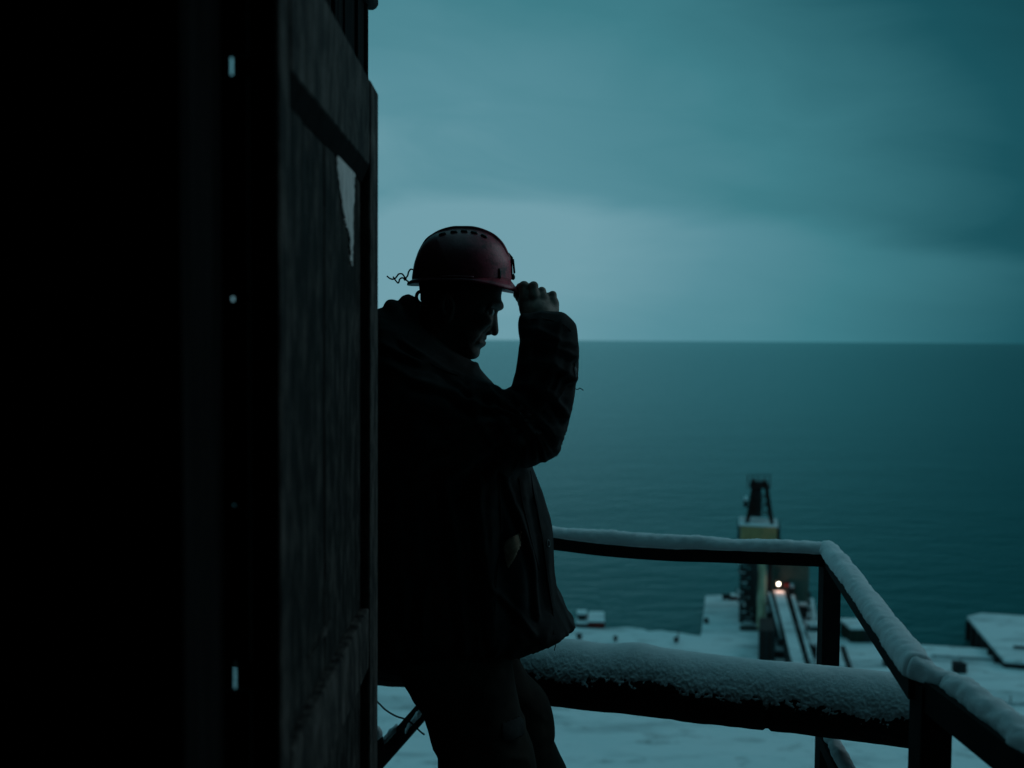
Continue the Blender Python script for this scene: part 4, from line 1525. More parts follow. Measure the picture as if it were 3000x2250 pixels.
def clip_box(x0, x1, y0, y1, w, mat='black_plastic', name='lamp_clip', tilt=0.0):
    a, b_ = P(x0, y1, Y0), P(x1, y0, Y0)
    o = MB().box((a.x, Y0 - w, a.z), (b_.x, Y0 + w, b_.z)).build(name, M[mat], hat, bevel=0.0015)
    return o


a_, b_ = P(1487, 744, Y0), P(1500, 760, Y0)
MB().bar(a_, b_, 0.030, 0.009, (1, 0, 0.4)).build('lamp_clip', M['black_plastic'], hat, bevel=0.0015)
MB().bar(P(1503, 760, Y0), P(1507, 800, Y0), 0.026, 0.0055, (1, 0, 0)).build('lamp_bracket', M['black_plastic'], hat, bevel=0.0012)
MB().bar(P(1498, 758, Y0), P(1500, 806, Y0), 0.024, 0.004, (1, 0, 0)).build('lamp_bracket', M['black_plastic'], hat)
MB().tube([P(1503, 803, Y0), P(1503, 809, Y0), P(1503, 815, Y0), P(1502, 820, Y0)], [0.003, 0.0055, 0.0055, 0.003], 10).build('clip_knob', M['black_plastic'], hat, smooth=True)
MB().tube([P(1507, 798, Y0), P(1504, 806, Y0)], 0.0014, 6).build('clip_pin', M['black_plastic'], hat)
s1, s2 = SJ.hit(1463, 786, 0.0005)[0], SJ.hit(1462, 817, 0.0005)[0]
MB().tube([s1, s1.lerp(s2, 0.3), s1.lerp(s2, 0.7), s2], [0.003, 0.0045, 0.0048, 0.004], 8).build('side_clip', M['black_plastic'], hat, smooth=True)
# harness: strap and adjuster at the nape
MB().tube(catmull([P(1234, 853, Y0 - 0.01), P(1224, 858, Y0 - 0.01), P(1220, 870, Y0 - 0.01), P(1224, 882, Y0 - 0.01), P(1234, 890, Y0 - 0.01)], 5), 0.0045, 8).build('nape_adjuster', M['black_plastic'], hat, smooth=True)
MB().box(tuple(P(1231, 881, Y0 - 0.03)), tuple(Vector((P(1247, 900, Y0).x, Y0 + 0.03, P(1400, 864, Y0).z)))).build('nape_strap', M['grey_strap'], hat, bevel=0.002)
MB().tube([P(1233, 858, Y0 - 0.02), P(1230, 832, Y0 - 0.03), P(1236, 815, Y0 - 0.05)], 0.003, 6).build('harness_band', M['black_plastic'], hat)
# twisted cord on the back
cord = [[(1210, 790), (1203, 789), (1197, 797), (1194, 808), (1187, 816)],
        [(1187, 816), (1183, 808), (1177, 802), (1168, 803), (1164, 808), (1158, 815), (1150, 818), (1141, 815), (1134, 809)],
        [(1187, 817), (1178, 814), (1171, 818), (1169, 825), (1166, 829), (1160, 823), (1155, 816), (1152, 811)],
        [(1187, 818), (1192, 822), (1200, 828)]]
for cpts in cord:
    MB().tube(catmull([P(x_, y_, Y0 + 0.012 * math.sin(x_ * 0.2)) for x_, y_ in cpts], 5), 0.0021, 6).build('cord', M['black_plastic'], hat, smooth=True)
MB().tube([P(1183, 815, Y0), P(1187, 817, Y0), P(1191, 818, Y0)], [0.003, 0.0055, 0.003], 8).build('cord_knot', M['black_plastic'], hat, smooth=True)

# ------------------------------------------------------------------ harbour far below
def pbox(x0, x1, ytop, ybot, Y, depth, mat, name, parent, zbot=None):
    """box whose near face fills a rectangle of the photograph at distance Y"""
    a, b_ = P(x0, ybot, Y), P(x1, ytop, Y)
    return MB().box((a.x, Y, a.z if zbot is None else zbot), (b_.x, Y + depth, b_.z)).build(name, M[mat], parent)


def roof_snow(x0, x1, ytop, Y, depth, parent, th=0.5, over=0.15):
    a, b_ = P(x0, ytop, Y), P(x1, ytop, Y)
    bm_ = MB().box((a.x - over, Y - over, a.z + 0.004), (b_.x + over, Y + depth + over, a.z + th))
    return bm_.build('roof_snow', M['snow_land'], parent, bevel=min(0.15, th * 0.35))


PA = R(13.2)           # heading of the pier
PU = Vector((math.sin(PA), math.cos(PA), 0))
PS = Vector((math.cos(PA), -math.sin(PA), 0))


def PH(px, py, Y):
    """point of the photograph on an upright plane square to the pier"""
    d = CROT @ Vector(((px - 1500) / FPX, -(py - 1125) / FPX, -1.0))
    return CAM + d * (Y / math.cos(PA) / d.dot(PU))


def obox(o, w, dp, z0, z1, name, mat, parent, bevel=0.0):
    """box square to the pier: near-left corner o, width w, depth dp"""
    V = []
    for z in (z0, z1):
        for a_, c_ in ((0, 0), (w, 0), (w, dp), (0, dp)):
            p = Vector((o.x, o.y, 0)) + PS * a_ + PU * c_
            V.append((p.x, p.y, z))
    return MB().raw(V, [(0, 3, 2, 1), (4, 5, 6, 7), (0, 1, 5, 4), (1, 2, 6, 5), (2, 3, 7, 6), (3, 0, 4, 7)]).build(name, M[mat], parent, bevel=bevel)


def rbox(x0, x1, ytop, ybot, Y, depth, mat, name, parent, zbot=None):
    a, b_ = PH(x0, ybot, Y), PH(x1, ytop, Y)
    return obox(a, (b_ - a).dot(PS), depth, a.z if zbot is None else zbot, b_.z, name, mat, parent)


def rroof(x0, x1, ytop, Y, depth, parent, th=0.5, over=0.15):
    a, b_ = PH(x0, ytop, Y), PH(x1, ytop, Y)
    return obox(a - PS * over - PU * over, (b_ - a).dot(PS) + 2 * over, depth + 2 * over, a.z + 0.004, a.z + th, 'roof_snow', 'snow_land', parent, min(0.15, th * 0.35))


# --- ship-loader tower
tw = thing('loader_tower', G(2222, 1800, QUAY), 'rusty ship-loader tower with yellow cabin and open top frame at the pier', 'tower')
YT = 176.0
rbox(2168, 2276, 1540, 1642, YT, 7.0, 'yellow_paint', 'cabin', tw)
rroof(2168, 2276, 1540, YT, 7.0, tw, 0.35, 0.2)
ca, cb = PH(2168, 1540, YT), PH(2276, 1642, YT)
wc = (cb - ca).dot(PS)
for i in range(1, 9):
    obox(ca + PS * (wc * i / 9 - 0.06) - PU * 0.06, 0.12, 0.058, cb.z + 0.02, ca.z - 0.02, 'cladding_rib', 'yellow_paint', tw)
rbox(2160, 2168, 1545, 1600, YT + 1, 5, 'dark_steel', 'side_landing', tw)
rbox(2276, 2286, 1552, 1600, YT + 1, 5, 'dark_steel', 'side_landing', tw)
for yy in (1522, 1532):
    MB().bar(PH(2278, yy, YT + 2), PH(2288, yy + 6, YT + 2), 0.12).build('landing_rail', M['dark_steel'], tw)
# A-frame
for (xa, ya), (xb2, yb2), Ya in (((2188, 1536), (2207, 1428), YT + 1.0), ((2262, 1536), (2246, 1428), YT + 1.0),
                                 ((2192, 1522), (2209, 1424), YT + 6), ((2258, 1522), (2244, 1424), YT + 6)):
    MB().bar(PH(xa, ya, Ya), PH(xb2, yb2, YT + 3.5), 0.55).build('frame_leg', M['rust'], tw)
MB().bar(PH(2202, 1512, YT + 2), PH(2212, 1430, YT + 3.5), 0.9).build('frame_leg', M['rust'], tw)
rbox(2208, 2232, 1436, 1514, YT + 2.4, 2.2, 'dark_steel', 'hoist_shaft', tw)
for yy, xa, xb2 in ((1505, 2193, 2258), (1478, 2198, 2254), (1452, 2203, 2250)):
    MB().bar(PH(xa, yy, YT + 1.6), PH(xb2, yy, YT + 1.6), 0.22).build('crossbar', M['rust'], tw)
for ya, yb2 in ((1505, 1478), (1478, 1452)):
    MB().bar(PH(2195, ya, YT + 1.7), PH(2252, yb2, YT + 1.7), 0.18).build('crossbar', M['rust'], tw)
    MB().bar(PH(2258, ya, YT + 1.8), PH(2200, yb2, YT + 1.8), 0.18).build('crossbar', M['rust'], tw)
rbox(2196, 2254, 1424, 1430, YT + 1.5, 4, 'rust', 'top_platform', tw)
rbox(2200, 2216, 1410, 1424, YT + 2, 2, 'rust', 'winch_housing', tw)
rbox(2232, 2248, 1412, 1424, YT + 2, 2, 'rust', 'winch_housing', tw)
rbox(2217, 2231, 1414, 1424, YT + 2.5, 2, 'dark_steel', 'winch_housing', tw)
for xa in (2190, 2206, 2222, 2240, 2257):
    MB().bar(PH(xa, 1432, YT + 1.5), PH(xa, 1392, YT + 1.5), 0.14).build('railing_post', M['rust'], tw)
for yy in (1392, 1404):
    MB().bar(PH(2190, yy, YT + 1.45), PH(2257, yy, YT + 1.45), 0.12).build('railing_bar', M['rust'], tw)
rbox(2180, 2190, 1456, 1466, YT + 2, 1.2, 'snow_land', 'lamp_box_snow', tw)
rbox(2178, 2191, 1466, 1486, YT + 2, 1.2, 'dark_steel', 'lamp_box', tw)
# lattice leg under the cabin
x0, x1 = 2174, 2214
for xa in (x0, x1):
    for Yl in (168.0, 177.5):
        pt_ = PH(xa, 1643, 168.0) + PU * (Yl - 168.0)
        MB().bar(Vector((pt_.x, pt_.y, QUAY)), pt_, 0.6).build('lattice_leg', M['dark_steel'], tw)
tl_, tr_2 = PH(x0, 1643, 168.0), PH(x1, 1643, 168.0)
tr_2.z = tl_.z
zs = np.linspace(QUAY + 0.5, tl_.z, 7)
for i in range(6):
    lo_a, hi_a = Vector((tl_.x, tl_.y, zs[i])), Vector((tl_.x, tl_.y, zs[i + 1]))
    lo_b, hi_b = Vector((tr_2.x, tr_2.y, zs[i])), Vector((tr_2.x, tr_2.y, zs[i + 1]))
    MB().bar(lo_a - PU * 0.1, hi_b - PU * 0.1, 0.32).build('lattice_brace', M['dark_steel'], tw)
    MB().bar(lo_b + PU * 0.2, hi_a + PU * 0.2, 0.32).build('lattice_brace', M['dark_steel'], tw)
    MB().bar(lo_a, lo_b, 0.3).build('lattice_brace', M['dark_steel'], tw)
    obox(tl_ + PS * (0.35 + 0.3 * (i % 2)) + PU * 2.5, 1.2 + 0.3 * (i % 3), 3.0, zs[i], zs[i + 1] - 0.9, 'stair_flight', 'rust' if i % 3 == 0 else 'dark_steel', tw)
    obox(tl_ - PS * (0.25 + 0.3 * (i % 3)) - PU * 0.5, 1.6, 2.0, zs[i] + 1.2, zs[i] + 1.35, 'landing', 'dark_steel', tw)
    obox(tl_ - PS * (0.15 + 0.3 * (i % 3)) - PU * 0.4, 1.0, 1.6, zs[i] + 1.354, zs[i] + 1.48, 'landing_snow', 'snow_land', tw)
    MB().bar(tl_ * 1.0 - PS * (0.25 + 0.3 * (i % 3)) - PU * 0.5 + Vector((0, 0, zs[i] + 1.35 - tl_.z)), tl_ - PS * (0.25 + 0.3 * (i % 3)) - PU * 0.5 + Vector((0, 0, zs[i] + 2.3 - tl_.z)), 0.12).build('landing_post', M['dark_steel'], tw)
MB().bar(PH(2216, 1655, 170), PH(2224, 1740, 168.5), 0.25).build('stay', M['dark_steel'], tw)
for xa in (2178, 2192, 2206):
    o = G(xa, 1846, QUAY)
    MB().box((o.x - 0.5, o.y - 0.5, QUAY), (o.x + 0.5, o.y + 0.6, QUAY + 0.7)).build('footing', M['concrete'], tw)
# round yellow chute
pt, pbm = PH(2234, 1630, 172), PH(2230, 1852, 164)
pbm.z = max(pbm.z, QUAY)
MB().tube([pbm, pt], [0.72, 0.72], 20).build('chute', M['column_paint'], tw, smooth=False)
rbox(2246, 2262, 1640, 1850, 170.0, 3, 'rust', 'chute_casing', tw, QUAY)

# --- corrugated silo
si = thing('corrugated_silo', G(2312, 1790, QUAY), 'pale green corrugated silo building behind the pier lamp', 'silo')
YSI = 174.0
rbox(2262, 2372, 1622, 1780, YSI, 9, 'cladding', 'wall', si)
a, b_ = PH(2262, 1780, YSI), PH(2372, 1622, YSI)
nr = 34
mb = MB()
wsi = (b_ - a).dot(PS)
for i in range(nr):
    p = a + PS * (wsi * (i + 0.5) / nr)
    V8 = []
    for z in (a.z + 0.05, b_.z - 0.05):
        for q_, r_ in ((-0.05, -0.10), (0.05, -0.10), (0.05, -0.002), (-0.05, -0.002)):
            v = p + PS * q_ + PU * r_
            V8.append((v.x, v.y, z))
    mb.raw(V8, [(0, 3, 2, 1), (4, 5, 6, 7), (0, 1, 5, 4), (1, 2, 6, 5), (2, 3, 7, 6), (3, 0, 4, 7)])
rb = mb.build('corrugation', M['cladding'], si)
rb['kind'] = 'stuff'
rroof(2262, 2372, 1622, YSI, 9, si, 0.4, 0.2)
for xa in (2275, 2318, 2362):
    MB().bar(PH(xa, 1780, YSI + 0.5), Vector((PH(xa, 1780, YSI).x, YSI + 0.5, QUAY)), 0.6).build('leg', M['dark_steel'], si)
rbox(2338, 2366, 1770, 1776, YSI - 1.5, 1.4, 'snow_land', 'ledge_snow', si)
rbox(2338, 2366, 1776, 1810, YSI - 1.5, 1.4, 'dark_steel', 'hopper', si)
for yy in (1742, 1766, 1790, 1815):
    MB().bar(PH(2364, yy, YSI - 1.6), PH(2376, yy - 4, YSI - 1.6), 0.3).build('bracket', M['dark_steel'], si)
MB().bar(PH(2372, 1736, YSI - 1.6), PH(2374, 1830, YSI - 1.6), 0.22).build('ladder', M['dark_steel'], si)


# --- conveyors coming down to the shore
def conveyor(name, label, top, bot, w, legs, housing=True):
    cv_ = thing(name, (bot.x, bot.y, QUAY), label, 'conveyor', 'conveyors running to the loader')
    d = (bot - top).normalized()
    MB().bar(top, bot, w, 0.5).build('gallery', M['dark_steel'], cv_)
    u = Vector((0, 0, 0.30))
    MB().bar(top + u, bot + u, w * 0.86, 0.22).build('snow_cover', M['snow_land'], cv_)
    s_ = Vector((d.y, -d.x, 0)).normalized()
    for sg in (-1, 1):
        off = s_ * (sg * (w * 0.5 + 0.12))
        MB().bar(top + off + Vector((0, 0, 0.55)), bot + off + Vector((0, 0, 0.55)), 0.10).build('handrail', M['dark_steel'], cv_)
        MB().bar(top + off - Vector((0, 0, 0.55)), bot + off - Vector((0, 0, 0.55)), 0.22).build('truss_chord', M['dark_steel'], cv_)
        for k_ in range(9):
            p = top.lerp(bot, (k_ + 0.5) / 9) + off
            MB().bar(p + Vector((0, 0, 0.55)), p - Vector((0, 0, 0.55)), 0.10).build('stanchion', M['dark_steel'], cv_)
    for k_ in range(legs):
        p = top.lerp(bot, (k_ + 0.5) / legs)
        for sg in (-1, 1):
            q = p + s_ * (sg * w * 0.5)
            gz = ground_z(q.x, q.y) - 0.3
            MB().bar(q - Vector((0, 0, 0.3)), Vector((q.x, q.y, min(gz, q.z - 0.8))), 0.28).build('trestle_leg', M['dark_steel'], cv_)
    return cv_


conveyor('conveyor_belt', 'broad snow-covered conveyor running down from the lit lamp', PH(2282, 1738, 170), PH(2346, 1975, 138), 2.0, 5)
c2 = conveyor('conveyor_belt', 'narrower snowy conveyor to the right of the broad one', PH(2322, 1750, 170), PH(2384, 1965, 140), 0.65, 5)
MB().bar(PH(2305, 1760, 169), PH(2366, 1968, 140), 0.3, 0.3).build('pipe', M['dark_steel'], c2)
c3 = conveyor('conveyor_belt', 'thin dark walkway conveyor left of the broad snowy one', PH(2254, 1742, 169), PH(2290, 1880, 152), 0.5, 4)
# dark trestle in front of the chute
tr_ = thing('timber_trestle', G(2246, 1935, QUAY), 'dark timber trestle below the yellow chute on the quay', 'trestle')
rbox(2226, 2264, 1778, 1792, 166.5, 3, 'snow_land', 'ledge_snow', tr_)
for i, xa in enumerate(np.linspace(2226, 2266, 7)):
    pb = G(xa, 1936, QUAY)
    MB().bar(Vector((pb.x, pb.y, QUAY - 0.5)), Vector((pb.x, pb.y, PH(2246, 1852, pb.y).z)), 0.38).build('trestle_post', M['rust'] if i % 3 == 1 else M['dark_steel'], tr_)
p1, p2_ = G(2224, 1936, QUAY), G(2268, 1936, QUAY)
for k_, zz in enumerate(np.linspace(QUAY + 0.3, PH(2246, 1856, p1.y).z, 4)):
    MB().bar((p1.x, p1.y + 0.3, zz), (p2_.x, p2_.y + 0.3, zz), 0.35).build('trestle_beam', M['dark_steel'], tr_)
obox(p1 + PU * 0.8, (p2_ - p1).dot(PS), 8.0, QUAY - 0.5, PH(2246, 1854, p1.y).z - 0.3, 'trestle_core', 'dark_steel', tr_)
obox(p2_ + PS * 0.05 + PU * 1.5, 1.5, 5.5, QUAY - 0.3, QUAY + 1.0, 'loading_bin', 'dark_steel', tr_)
obox(p2_ + PS * 0.2 + PU * 1.7, 1.2, 5.0, QUAY + 1.004, QUAY + 1.3, 'bin_snow', 'snow_land', tr_)

for k_ in range(16):
    c_ = G(2272 + (k_ * 37) % 120, 1850 + (k_ * 53) % 85, QUAY)
    hh = 0.5 + (k_ % 4) * 0.35
    obox(c_, 0.5 + 0.25 * (k_ % 3), 0.6 + 0.3 * (k_ % 2), QUAY - 0.2, QUAY + hh, 'steel_block', ('dark_steel', 'rust')[k_ % 2], tr_)
    obox(c_ + PS * 0.06 + PU * 0.08, 0.35 + 0.2 * (k_ % 3), 0.4, QUAY + hh + 0.004, QUAY + hh + 0.12, 'block_snow', 'snow_land', tr_)
for k_, xa in enumerate((2380, 2391, 2399)):
    pb = G(xa, 1925 + 8 * k_, QUAY)
    MB().bar(Vector((pb.x, pb.y, QUAY - 0.3)), Vector((pb.x, pb.y, QUAY + 2.0 + 0.5 * k_)), 0.16).build('stake', M['dark_steel'], tr_)

# --- lamp and machine houses at the head of the conveyors
lp_ = thing('flood_lamp', PH(2281, 1738, 171), 'lit white flood lamp at the head of the broad conveyor', 'lamp')
lc = PH(2281, 1711, 170.6)
bm = bmesh.new()
bmesh.ops.create_uvsphere(bm, u_segments=16, v_segments=10, radius=0.20, matrix=Matrix.Translation(lc))
me = bpy.data.meshes.new('bulb')
bm.to_mesh(me)
bm.free()
link('bulb', me, M['lamp_glow'], lp_)
MB().bar(lc + Vector((0, 0.45, 0.5)), PH(2281, 1745, 171.05), 0.18).build('lamp_post', M['dark_steel'], lp_)
MB().box((lc.x - 0.4, lc.y + 0.37, lc.z - 0.3), (lc.x + 0.4, lc.y + 0.55, lc.z + 0.45)).build('lamp_housing', M['dark_steel'], lp_)
ld = bpy.data.lights.new('lamp_light', 'POINT')
ld.energy = 70
ld.color = (1.0, 0.50, 0.36)
ld.shadow_soft_size = 0.3
lo = bpy.data.objects.new('lamp_light', ld)
COL.objects.link(lo)
lo.parent = lp_
lo.matrix_parent_inverse = lp_.matrix_basis.inverted()
lo.location = lc + Vector((0, -0.8, -0.3))
mh = thing('drive_house', PH(2304, 1745, 171), 'small red and black drive housing beside the lamp', 'machine')
rbox(2294, 2312, 1718, 1748, 171.5, 2, 'dark_steel', 'casing', mh)
rbox(2298, 2314, 1712, 1718, 171.2, 2, 'red_paint', 'hood', mh)
rbox(2312, 2326, 1722, 1752, 172, 2, 'dark_steel', 'gearbox', mh)
rbox(2312, 2326, 1718, 1722, 172, 2, 'snow_land', 'hood_snow', mh)
MB().bar(PH(2303, 1748, 172), Vector((PH(2303, 1760, 172).x, 172, QUAY)), 0.5).build('support_leg', M['dark_steel'], mh)
MB().bar(PH(2319, 1750, 172.6), Vector((PH(2319, 1760, 172.6).x, 172.6, QUAY)), 0.5).build('support_leg', M['dark_steel'], mh)

# --- small objects on the pier and quay
hp2 = thing('hopper_stand', G(2384, 1866, QUAY), 'dark tapered hopper with a snowy lid right of the conveyors', 'hopper')
a, b_ = P(2368, 1832, 164), P(2402, 1868, 164)
MB().raw([(a.x, 163, a.z), (b_.x, 163, a.z), (b_.x, 165.4, a.z), (a.x, 165.4, a.z), (a.x + 0.5, 163.5, b_.z), (b_.x - 0.5, 163.5, b_.z), (b_.x - 0.5, 165, b_.z), (a.x + 0.5, 165, b_.z)],
         [(0, 1, 2, 3), (4, 7, 6, 5), (0, 4, 5, 1), (1, 5, 6, 2), (2, 6, 7, 3), (3, 7, 4, 0)]).build('bin', M['dark_steel'], hp2)
MB().box((a.x - 0.1, 162.9, a.z + 0.004), (b_.x + 0.1, 165.5, a.z + 0.35)).build('lid_snow', M['snow_land'], hp2)
for xx in (a.x + 0.5, b_.x - 0.5):
    MB().box((xx - 0.1, 163.6, QUAY - 1), (xx + 0.1, 163.8, b_.z + 0.3)).build('leg', M['dark_steel'], hp2)

ht = thing('quay_hut', G(2532, 1890, QUAY), 'dark green hut with thick snow on its flat roof at the quay edge', 'hut')
YH = 157.0
pbox(2492, 2590, 1845, 1890, YH, 5.0, 'green_paint', 'wall', ht, QUAY - 0.2)
roof_snow(2492, 2590, 1845, YH, 5.0, ht, 0.45, 0.15)
a = P(2530, 1890, YH)
MB().box((a.x, YH - 0.05, QUAY), (a.x + 0.9, YH - 0.002, QUAY + 1.9)).build('door', M['dark_steel'], ht)

rs = thing('quay_shed', G(1752, 1838, QUAY), 'low red shed with a clean snow roof at the shoreline', 'shed')
c = G(1747, 1838, QUAY)
MB().box((c.x - 1.4, c.y - 0.2, QUAY - 0.3), (c.x + 1.4, c.y + 4.4, QUAY + 0.95)).build('wall', M['red_paint'], rs)
a, b_ = c.x - 1.5, c.x + 1.35
MB().raw([(a, c.y - 0.3, QUAY + 0.954), (b_, c.y - 0.3, QUAY + 0.954), (b_ + 0.35, c.y + 4.7, QUAY + 1.15), (a + 0.6, c.y + 4.7, QUAY + 1.15),
          (a, c.y - 0.3, QUAY + 1.2), (b_, c.y - 0.3, QUAY + 1.2), (b_ + 0.35, c.y + 4.7, QUAY + 1.4), (a + 0.6, c.y + 4.7, QUAY + 1.4)],
         [(0, 3, 2, 1), (4, 5, 6, 7), (0, 1, 5, 4), (1, 2, 6, 5), (2, 3, 7, 6), (3, 0, 4, 7)]).build('roof_snow', M['snow_land'], rs)
bt = thing('moored_boat', G(1706, 1832, SEA + 0.1), 'small dark boat with snow on cabin and deck beside the red shed', 'boat')
c = G(1707, 1828, QUAY + 0.4)
cz = QUAY - 0.2
hull = [(-1.2, -0.6), (1.0, -0.6), (1.2, 0.6), (1.0, 2.6), (0.0, 3.8), (-1.0, 2.6), (-1.3, 0.6)]
MB().prism([(c.x + x_, c.y + y_) for x_, y_ in hull], cz - 0.2, cz + 0.75).build('hull', M['dark_steel'], bt)
MB().prism([(c.x + x_ * 0.9, c.y + y_ * 0.94) for x_, y_ in hull], cz + 0.754, cz + 1.0).build('deck_snow', M['snow_land'], bt)
MB().box((c.x - 0.7, c.y + 0.7, cz + 1.004), (c.x + 0.6, c.y + 2.2, cz + 2.0)).build('cabin', M['dark_steel'], bt)
MB().box((c.x - 0.85, c.y + 0.6, cz + 2.004), (c.x + 0.75, c.y + 2.4, cz + 2.35)).build('cabin_snow', M['snow_land'], bt)

# bollards and drums standing in the snow
spots = [(1697, 1872, 'dark bollard in snow nearest the man\'s jacket hem'), (1803, 1878, 'small half-buried bollard, middle one on the left quay'),
         (1981, 1882, 'bollard with a thin stake beside it left of the pier')]
for i, (px, py, lab) in enumerate(spots):
    c = G(px, py, QUAY)
    gz = max(ground_z(c.x, c.y), QUAY)
    o = thing('mooring_bollard', (c.x, c.y, gz), lab, 'bollard', 'bollards along the left quay')
    rr = (0.50, 0.36, 0.42)[i]
    MB().tube([(c.x, c.y, gz - 0.3), (c.x, c.y, gz + 0.5)], rr * 0.75, 12).build('shaft', M['dark_steel'], o, smooth=False)
    MB().tube([(c.x, c.y, gz + 0.5), (c.x, c.y, gz + 0.72), (c.x, c.y, gz + 0.85)], [rr, rr * 1.1, rr * 0.6], 12).build('head', M['dark_steel'], o, smooth=False)
    if i == 2:
        MB().bar((c.x + 0.25, c.y + 0.5, gz - 0.2), (c.x + 0.5, c.y + 0.6, gz + 1.9), 0.13).build('stake', M['dark_steel'], o)
for px, py, w, h, mat, nm, lab, cat in ((2128, 1757, 1.3, 1.1, 'dark_steel', 'winch_drum', 'black winch drum at the seaward edge of the pier', 'winch'),
                                        (2153, 1757, 1.9, 0.5, 'red_paint', 'upturned_skiff', 'low red upturned skiff with snow beside the winch drum', 'skiff'),
                                        (2808, 1976, 1.45, 1.5, 'dark_steel', 'supply_crate', 'square black crate alone on the open snow', 'crate'),
                                        (2600, 1952, 1.6, 0.9, 'dark_steel', 'scrap_heap', 'dark lump half hidden by the sloping railing', 'scrap'),
                                        (2930, 1932, 2.6, 0.9, 'dark_steel', 'timber_pile', 'low dark timber pile at the landing stage foot', 'timber'),
                                        (2066, 1824, 0.7, 0.8, 'dark_steel', 'edge_fender', 'dark fender on the left edge of the pier', 'fender'),
                                        (2478, 1925, 0.8, 0.7, 'dark_steel', 'drain_beam', 'dark slanting beam near the corner post', 'beam')):
    c = G(px, py, QUAY)
    gz = max(ground_z(c.x, c.y), QUAY)
    o = thing(nm, (c.x, c.y, gz), lab, cat)
    ww = w / 2
    if nm == 'winch_drum':
        MB().tube([(c.x - ww, c.y, gz + 0.62), (c.x - ww + 0.15, c.y, gz + 0.62)], 0.62, 14).build('flange', M[mat], o)
        MB().tube([(c.x + ww - 0.15, c.y, gz + 0.62), (c.x + ww, c.y, gz + 0.62)], 0.62, 14).build('flange', M[mat], o)
        MB().tube([(c.x - ww + 0.15, c.y, gz + 0.62), (c.x + ww - 0.15, c.y, gz + 0.62)], 0.42, 14).build('spool', M['rust'], o)
    elif nm == 'upturned_skiff':
        prof = [(-1, 0.0), (-0.9, 0.3), (-0.5, 0.5), (0.5, 0.5), (0.9, 0.3), (1, 0.0)]
        Vv = [(c.x + a_ * ww, c.y + yy_, gz + b2 * (1 if yy_ < 2 else 0.5)) for yy_ in (-0.4, 2.4) for a_, b2 in prof]
        MB().raw(Vv, [(0, 1, 2, 3, 4, 5), (11, 10, 9, 8, 7, 6)] + [(k_, k_ + 6, k_ + 7, k_ + 1) for k_ in range(5)] + [(5, 11, 6, 0)]).build('hull', M[mat], o)
        MB().box((c.x - ww * 0.6, c.y + 0.1, gz + 0.40), (c.x + ww * 0.6, c.y + 2.2, gz + 0.66)).build('hull_snow', M['snow_land'], o)
    elif nm == 'supply_crate':
        MB().box((c.x - ww, c.y - ww, gz - 0.2), (c.x + ww, c.y + ww, gz + h)).build('panel', M[mat], o, bevel=0.04)
        for sx in (-1, 1):
            MB().box((c.x + sx * ww - 0.1, c.y - ww - 0.08, gz - 0.2), (c.x + sx * ww + 0.1, c.y - ww - 0.002, gz + h + 0.05)).build('batten', M['rust'], o)
    elif nm == 'drain_beam':
        MB().bar(G(2468, 1900, QUAY + 0.3), G(2488, 1960, QUAY + 0.3), 0.7, 0.9).build('beam_body', M[mat], o)
        MB().bar(G(2468, 1900, QUAY + 0.3) + Vector((-1, 0, 0)), G(2488, 1960, QUAY + 0.3) + Vector((-1, 0, 0.1)), 0.9, 0.8).build('beam_snow', M['snow_land'], o)
    else:
        for k_ in range(4):
            xx = c.x - ww + w * (k_ + 0.5) / 4
            MB().bar((xx, c.y - 0.6 - 0.2 * (k_ % 2), gz + h * (0.25 + 0.12 * (k_ % 3))), (xx + 0.4, c.y + 1.0, gz + h * (0.4 + 0.2 * ((k_ + 1) % 2))), w / 4.2, h * 0.5).build('timber', M[mat], o)

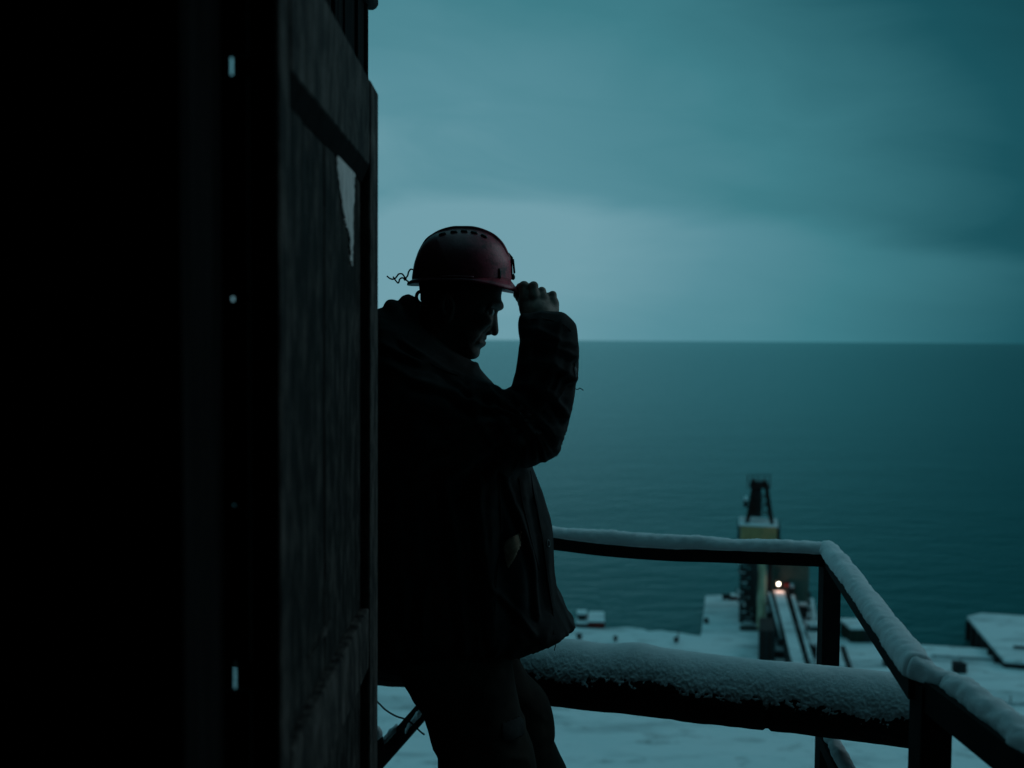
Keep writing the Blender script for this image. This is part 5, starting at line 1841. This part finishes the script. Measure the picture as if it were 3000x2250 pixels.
# --- snow-covered landing stage on the right
ls = thing('landing_stage', G(2960, 1880, QUAY + 1.4), 'broad snow-covered landing stage with dark side, far right', 'pier')
zt = QUAY + 1.6
tl, bl_ = G(2836, 1806, zt), G(2942, 1932, zt)
tr2, br2 = G(3120, 1812, zt), G(3160, 1950, zt)
mid = G(2875, 1796, zt)
MB().prism([(bl_.x, bl_.y), (br2.x, br2.y), (tr2.x, tr2.y), (mid.x, mid.y), (tl.x, tl.y)], SEA - 1.0, zt - 0.45).build('side', M['dark_steel'], ls)
MB().prism([(bl_.x, bl_.y - 0.1), (br2.x, br2.y), (tr2.x, tr2.y), (mid.x, mid.y + 0.1), (tl.x - 0.15, tl.y)], zt - 0.446, zt).build('deck_snow', M['snow_land'], ls)
for k_ in range(6):
    p = tl.lerp(bl_, (k_ + 0.3) / 6.2)
    MB().box((p.x - 0.55, p.y - 0.3, SEA - 1), (p.x - 0.05, p.y + 0.3, zt - 0.5)).build('pile', M['dark_steel'], ls)
a, b_ = G(2970, 1898, zt), G(3030, 1902, zt)
MB().bar(a + Vector((0, 0, 0.15)), b_ + Vector((0, 0, 0.15)), 0.5, 0.3).build('kerb', M['dark_steel'], ls)

# ruts and a fence post on the snow field to the right
for (x0, y0), (x1, y1), w, lab in (((2730, 1921), (3080, 1945), 0.5, 'upper low earth bank crossing the snow at right'), ((2890, 2064), (3080, 2070), 0.45, 'lower low earth bank crossing the snow at right')):
    a, b_ = G(x0, y0, QUAY + 0.1), G(x1, y1, QUAY + 0.1)
    V, F = [], []
    n_ = 26
    for k_ in range(n_):
        p = a.lerp(b_, k_ / (n_ - 1))
        gz = max(ground_z(p.x, p.y), QUAY)
        w_ = w * (0.7 + 0.5 * random.random())
        V += [(p.x, p.y - w_, gz - 0.3), (p.x, p.y - w_ * 0.4, gz + 0.22), (p.x, p.y + w_ * 0.4, gz + 0.25), (p.x, p.y + w_, gz - 0.3)]
    for k_ in range(n_ - 1):
        for m_ in range(4):
            F.append((4 * k_ + m_, 4 * k_ + (m_ + 1) % 4, 4 * k_ + 4 + (m_ + 1) % 4, 4 * k_ + 4 + m_))
    F += [(0, 1, 2, 3), tuple(4 * (n_ - 1) + m_ for m_ in (3, 2, 1, 0))]
    o = MB().raw(V, F).build('earth_bank', mat_noise('thin_snow', (0.10, 0.12, 0.13), (0.40, 0.43, 0.45), (0.3, 0.8, 0.5), 0.9, 0.1), None, smooth=True)
    tag(o, lab, 'bank')
c = G(2960, 2066, QUAY)
gz = max(ground_z(c.x, c.y), QUAY)
fp = MB().tube([(c.x, c.y, gz - 0.3), (c.x, c.y, gz + 0.6), (c.x + 0.02, c.y, gz + 1.15)], [0.09, 0.08, 0.06], 8).build('fence_post', M['dark_steel'], None)
tag(fp, 'thin dark fence post standing on the lower bank at right', 'post')
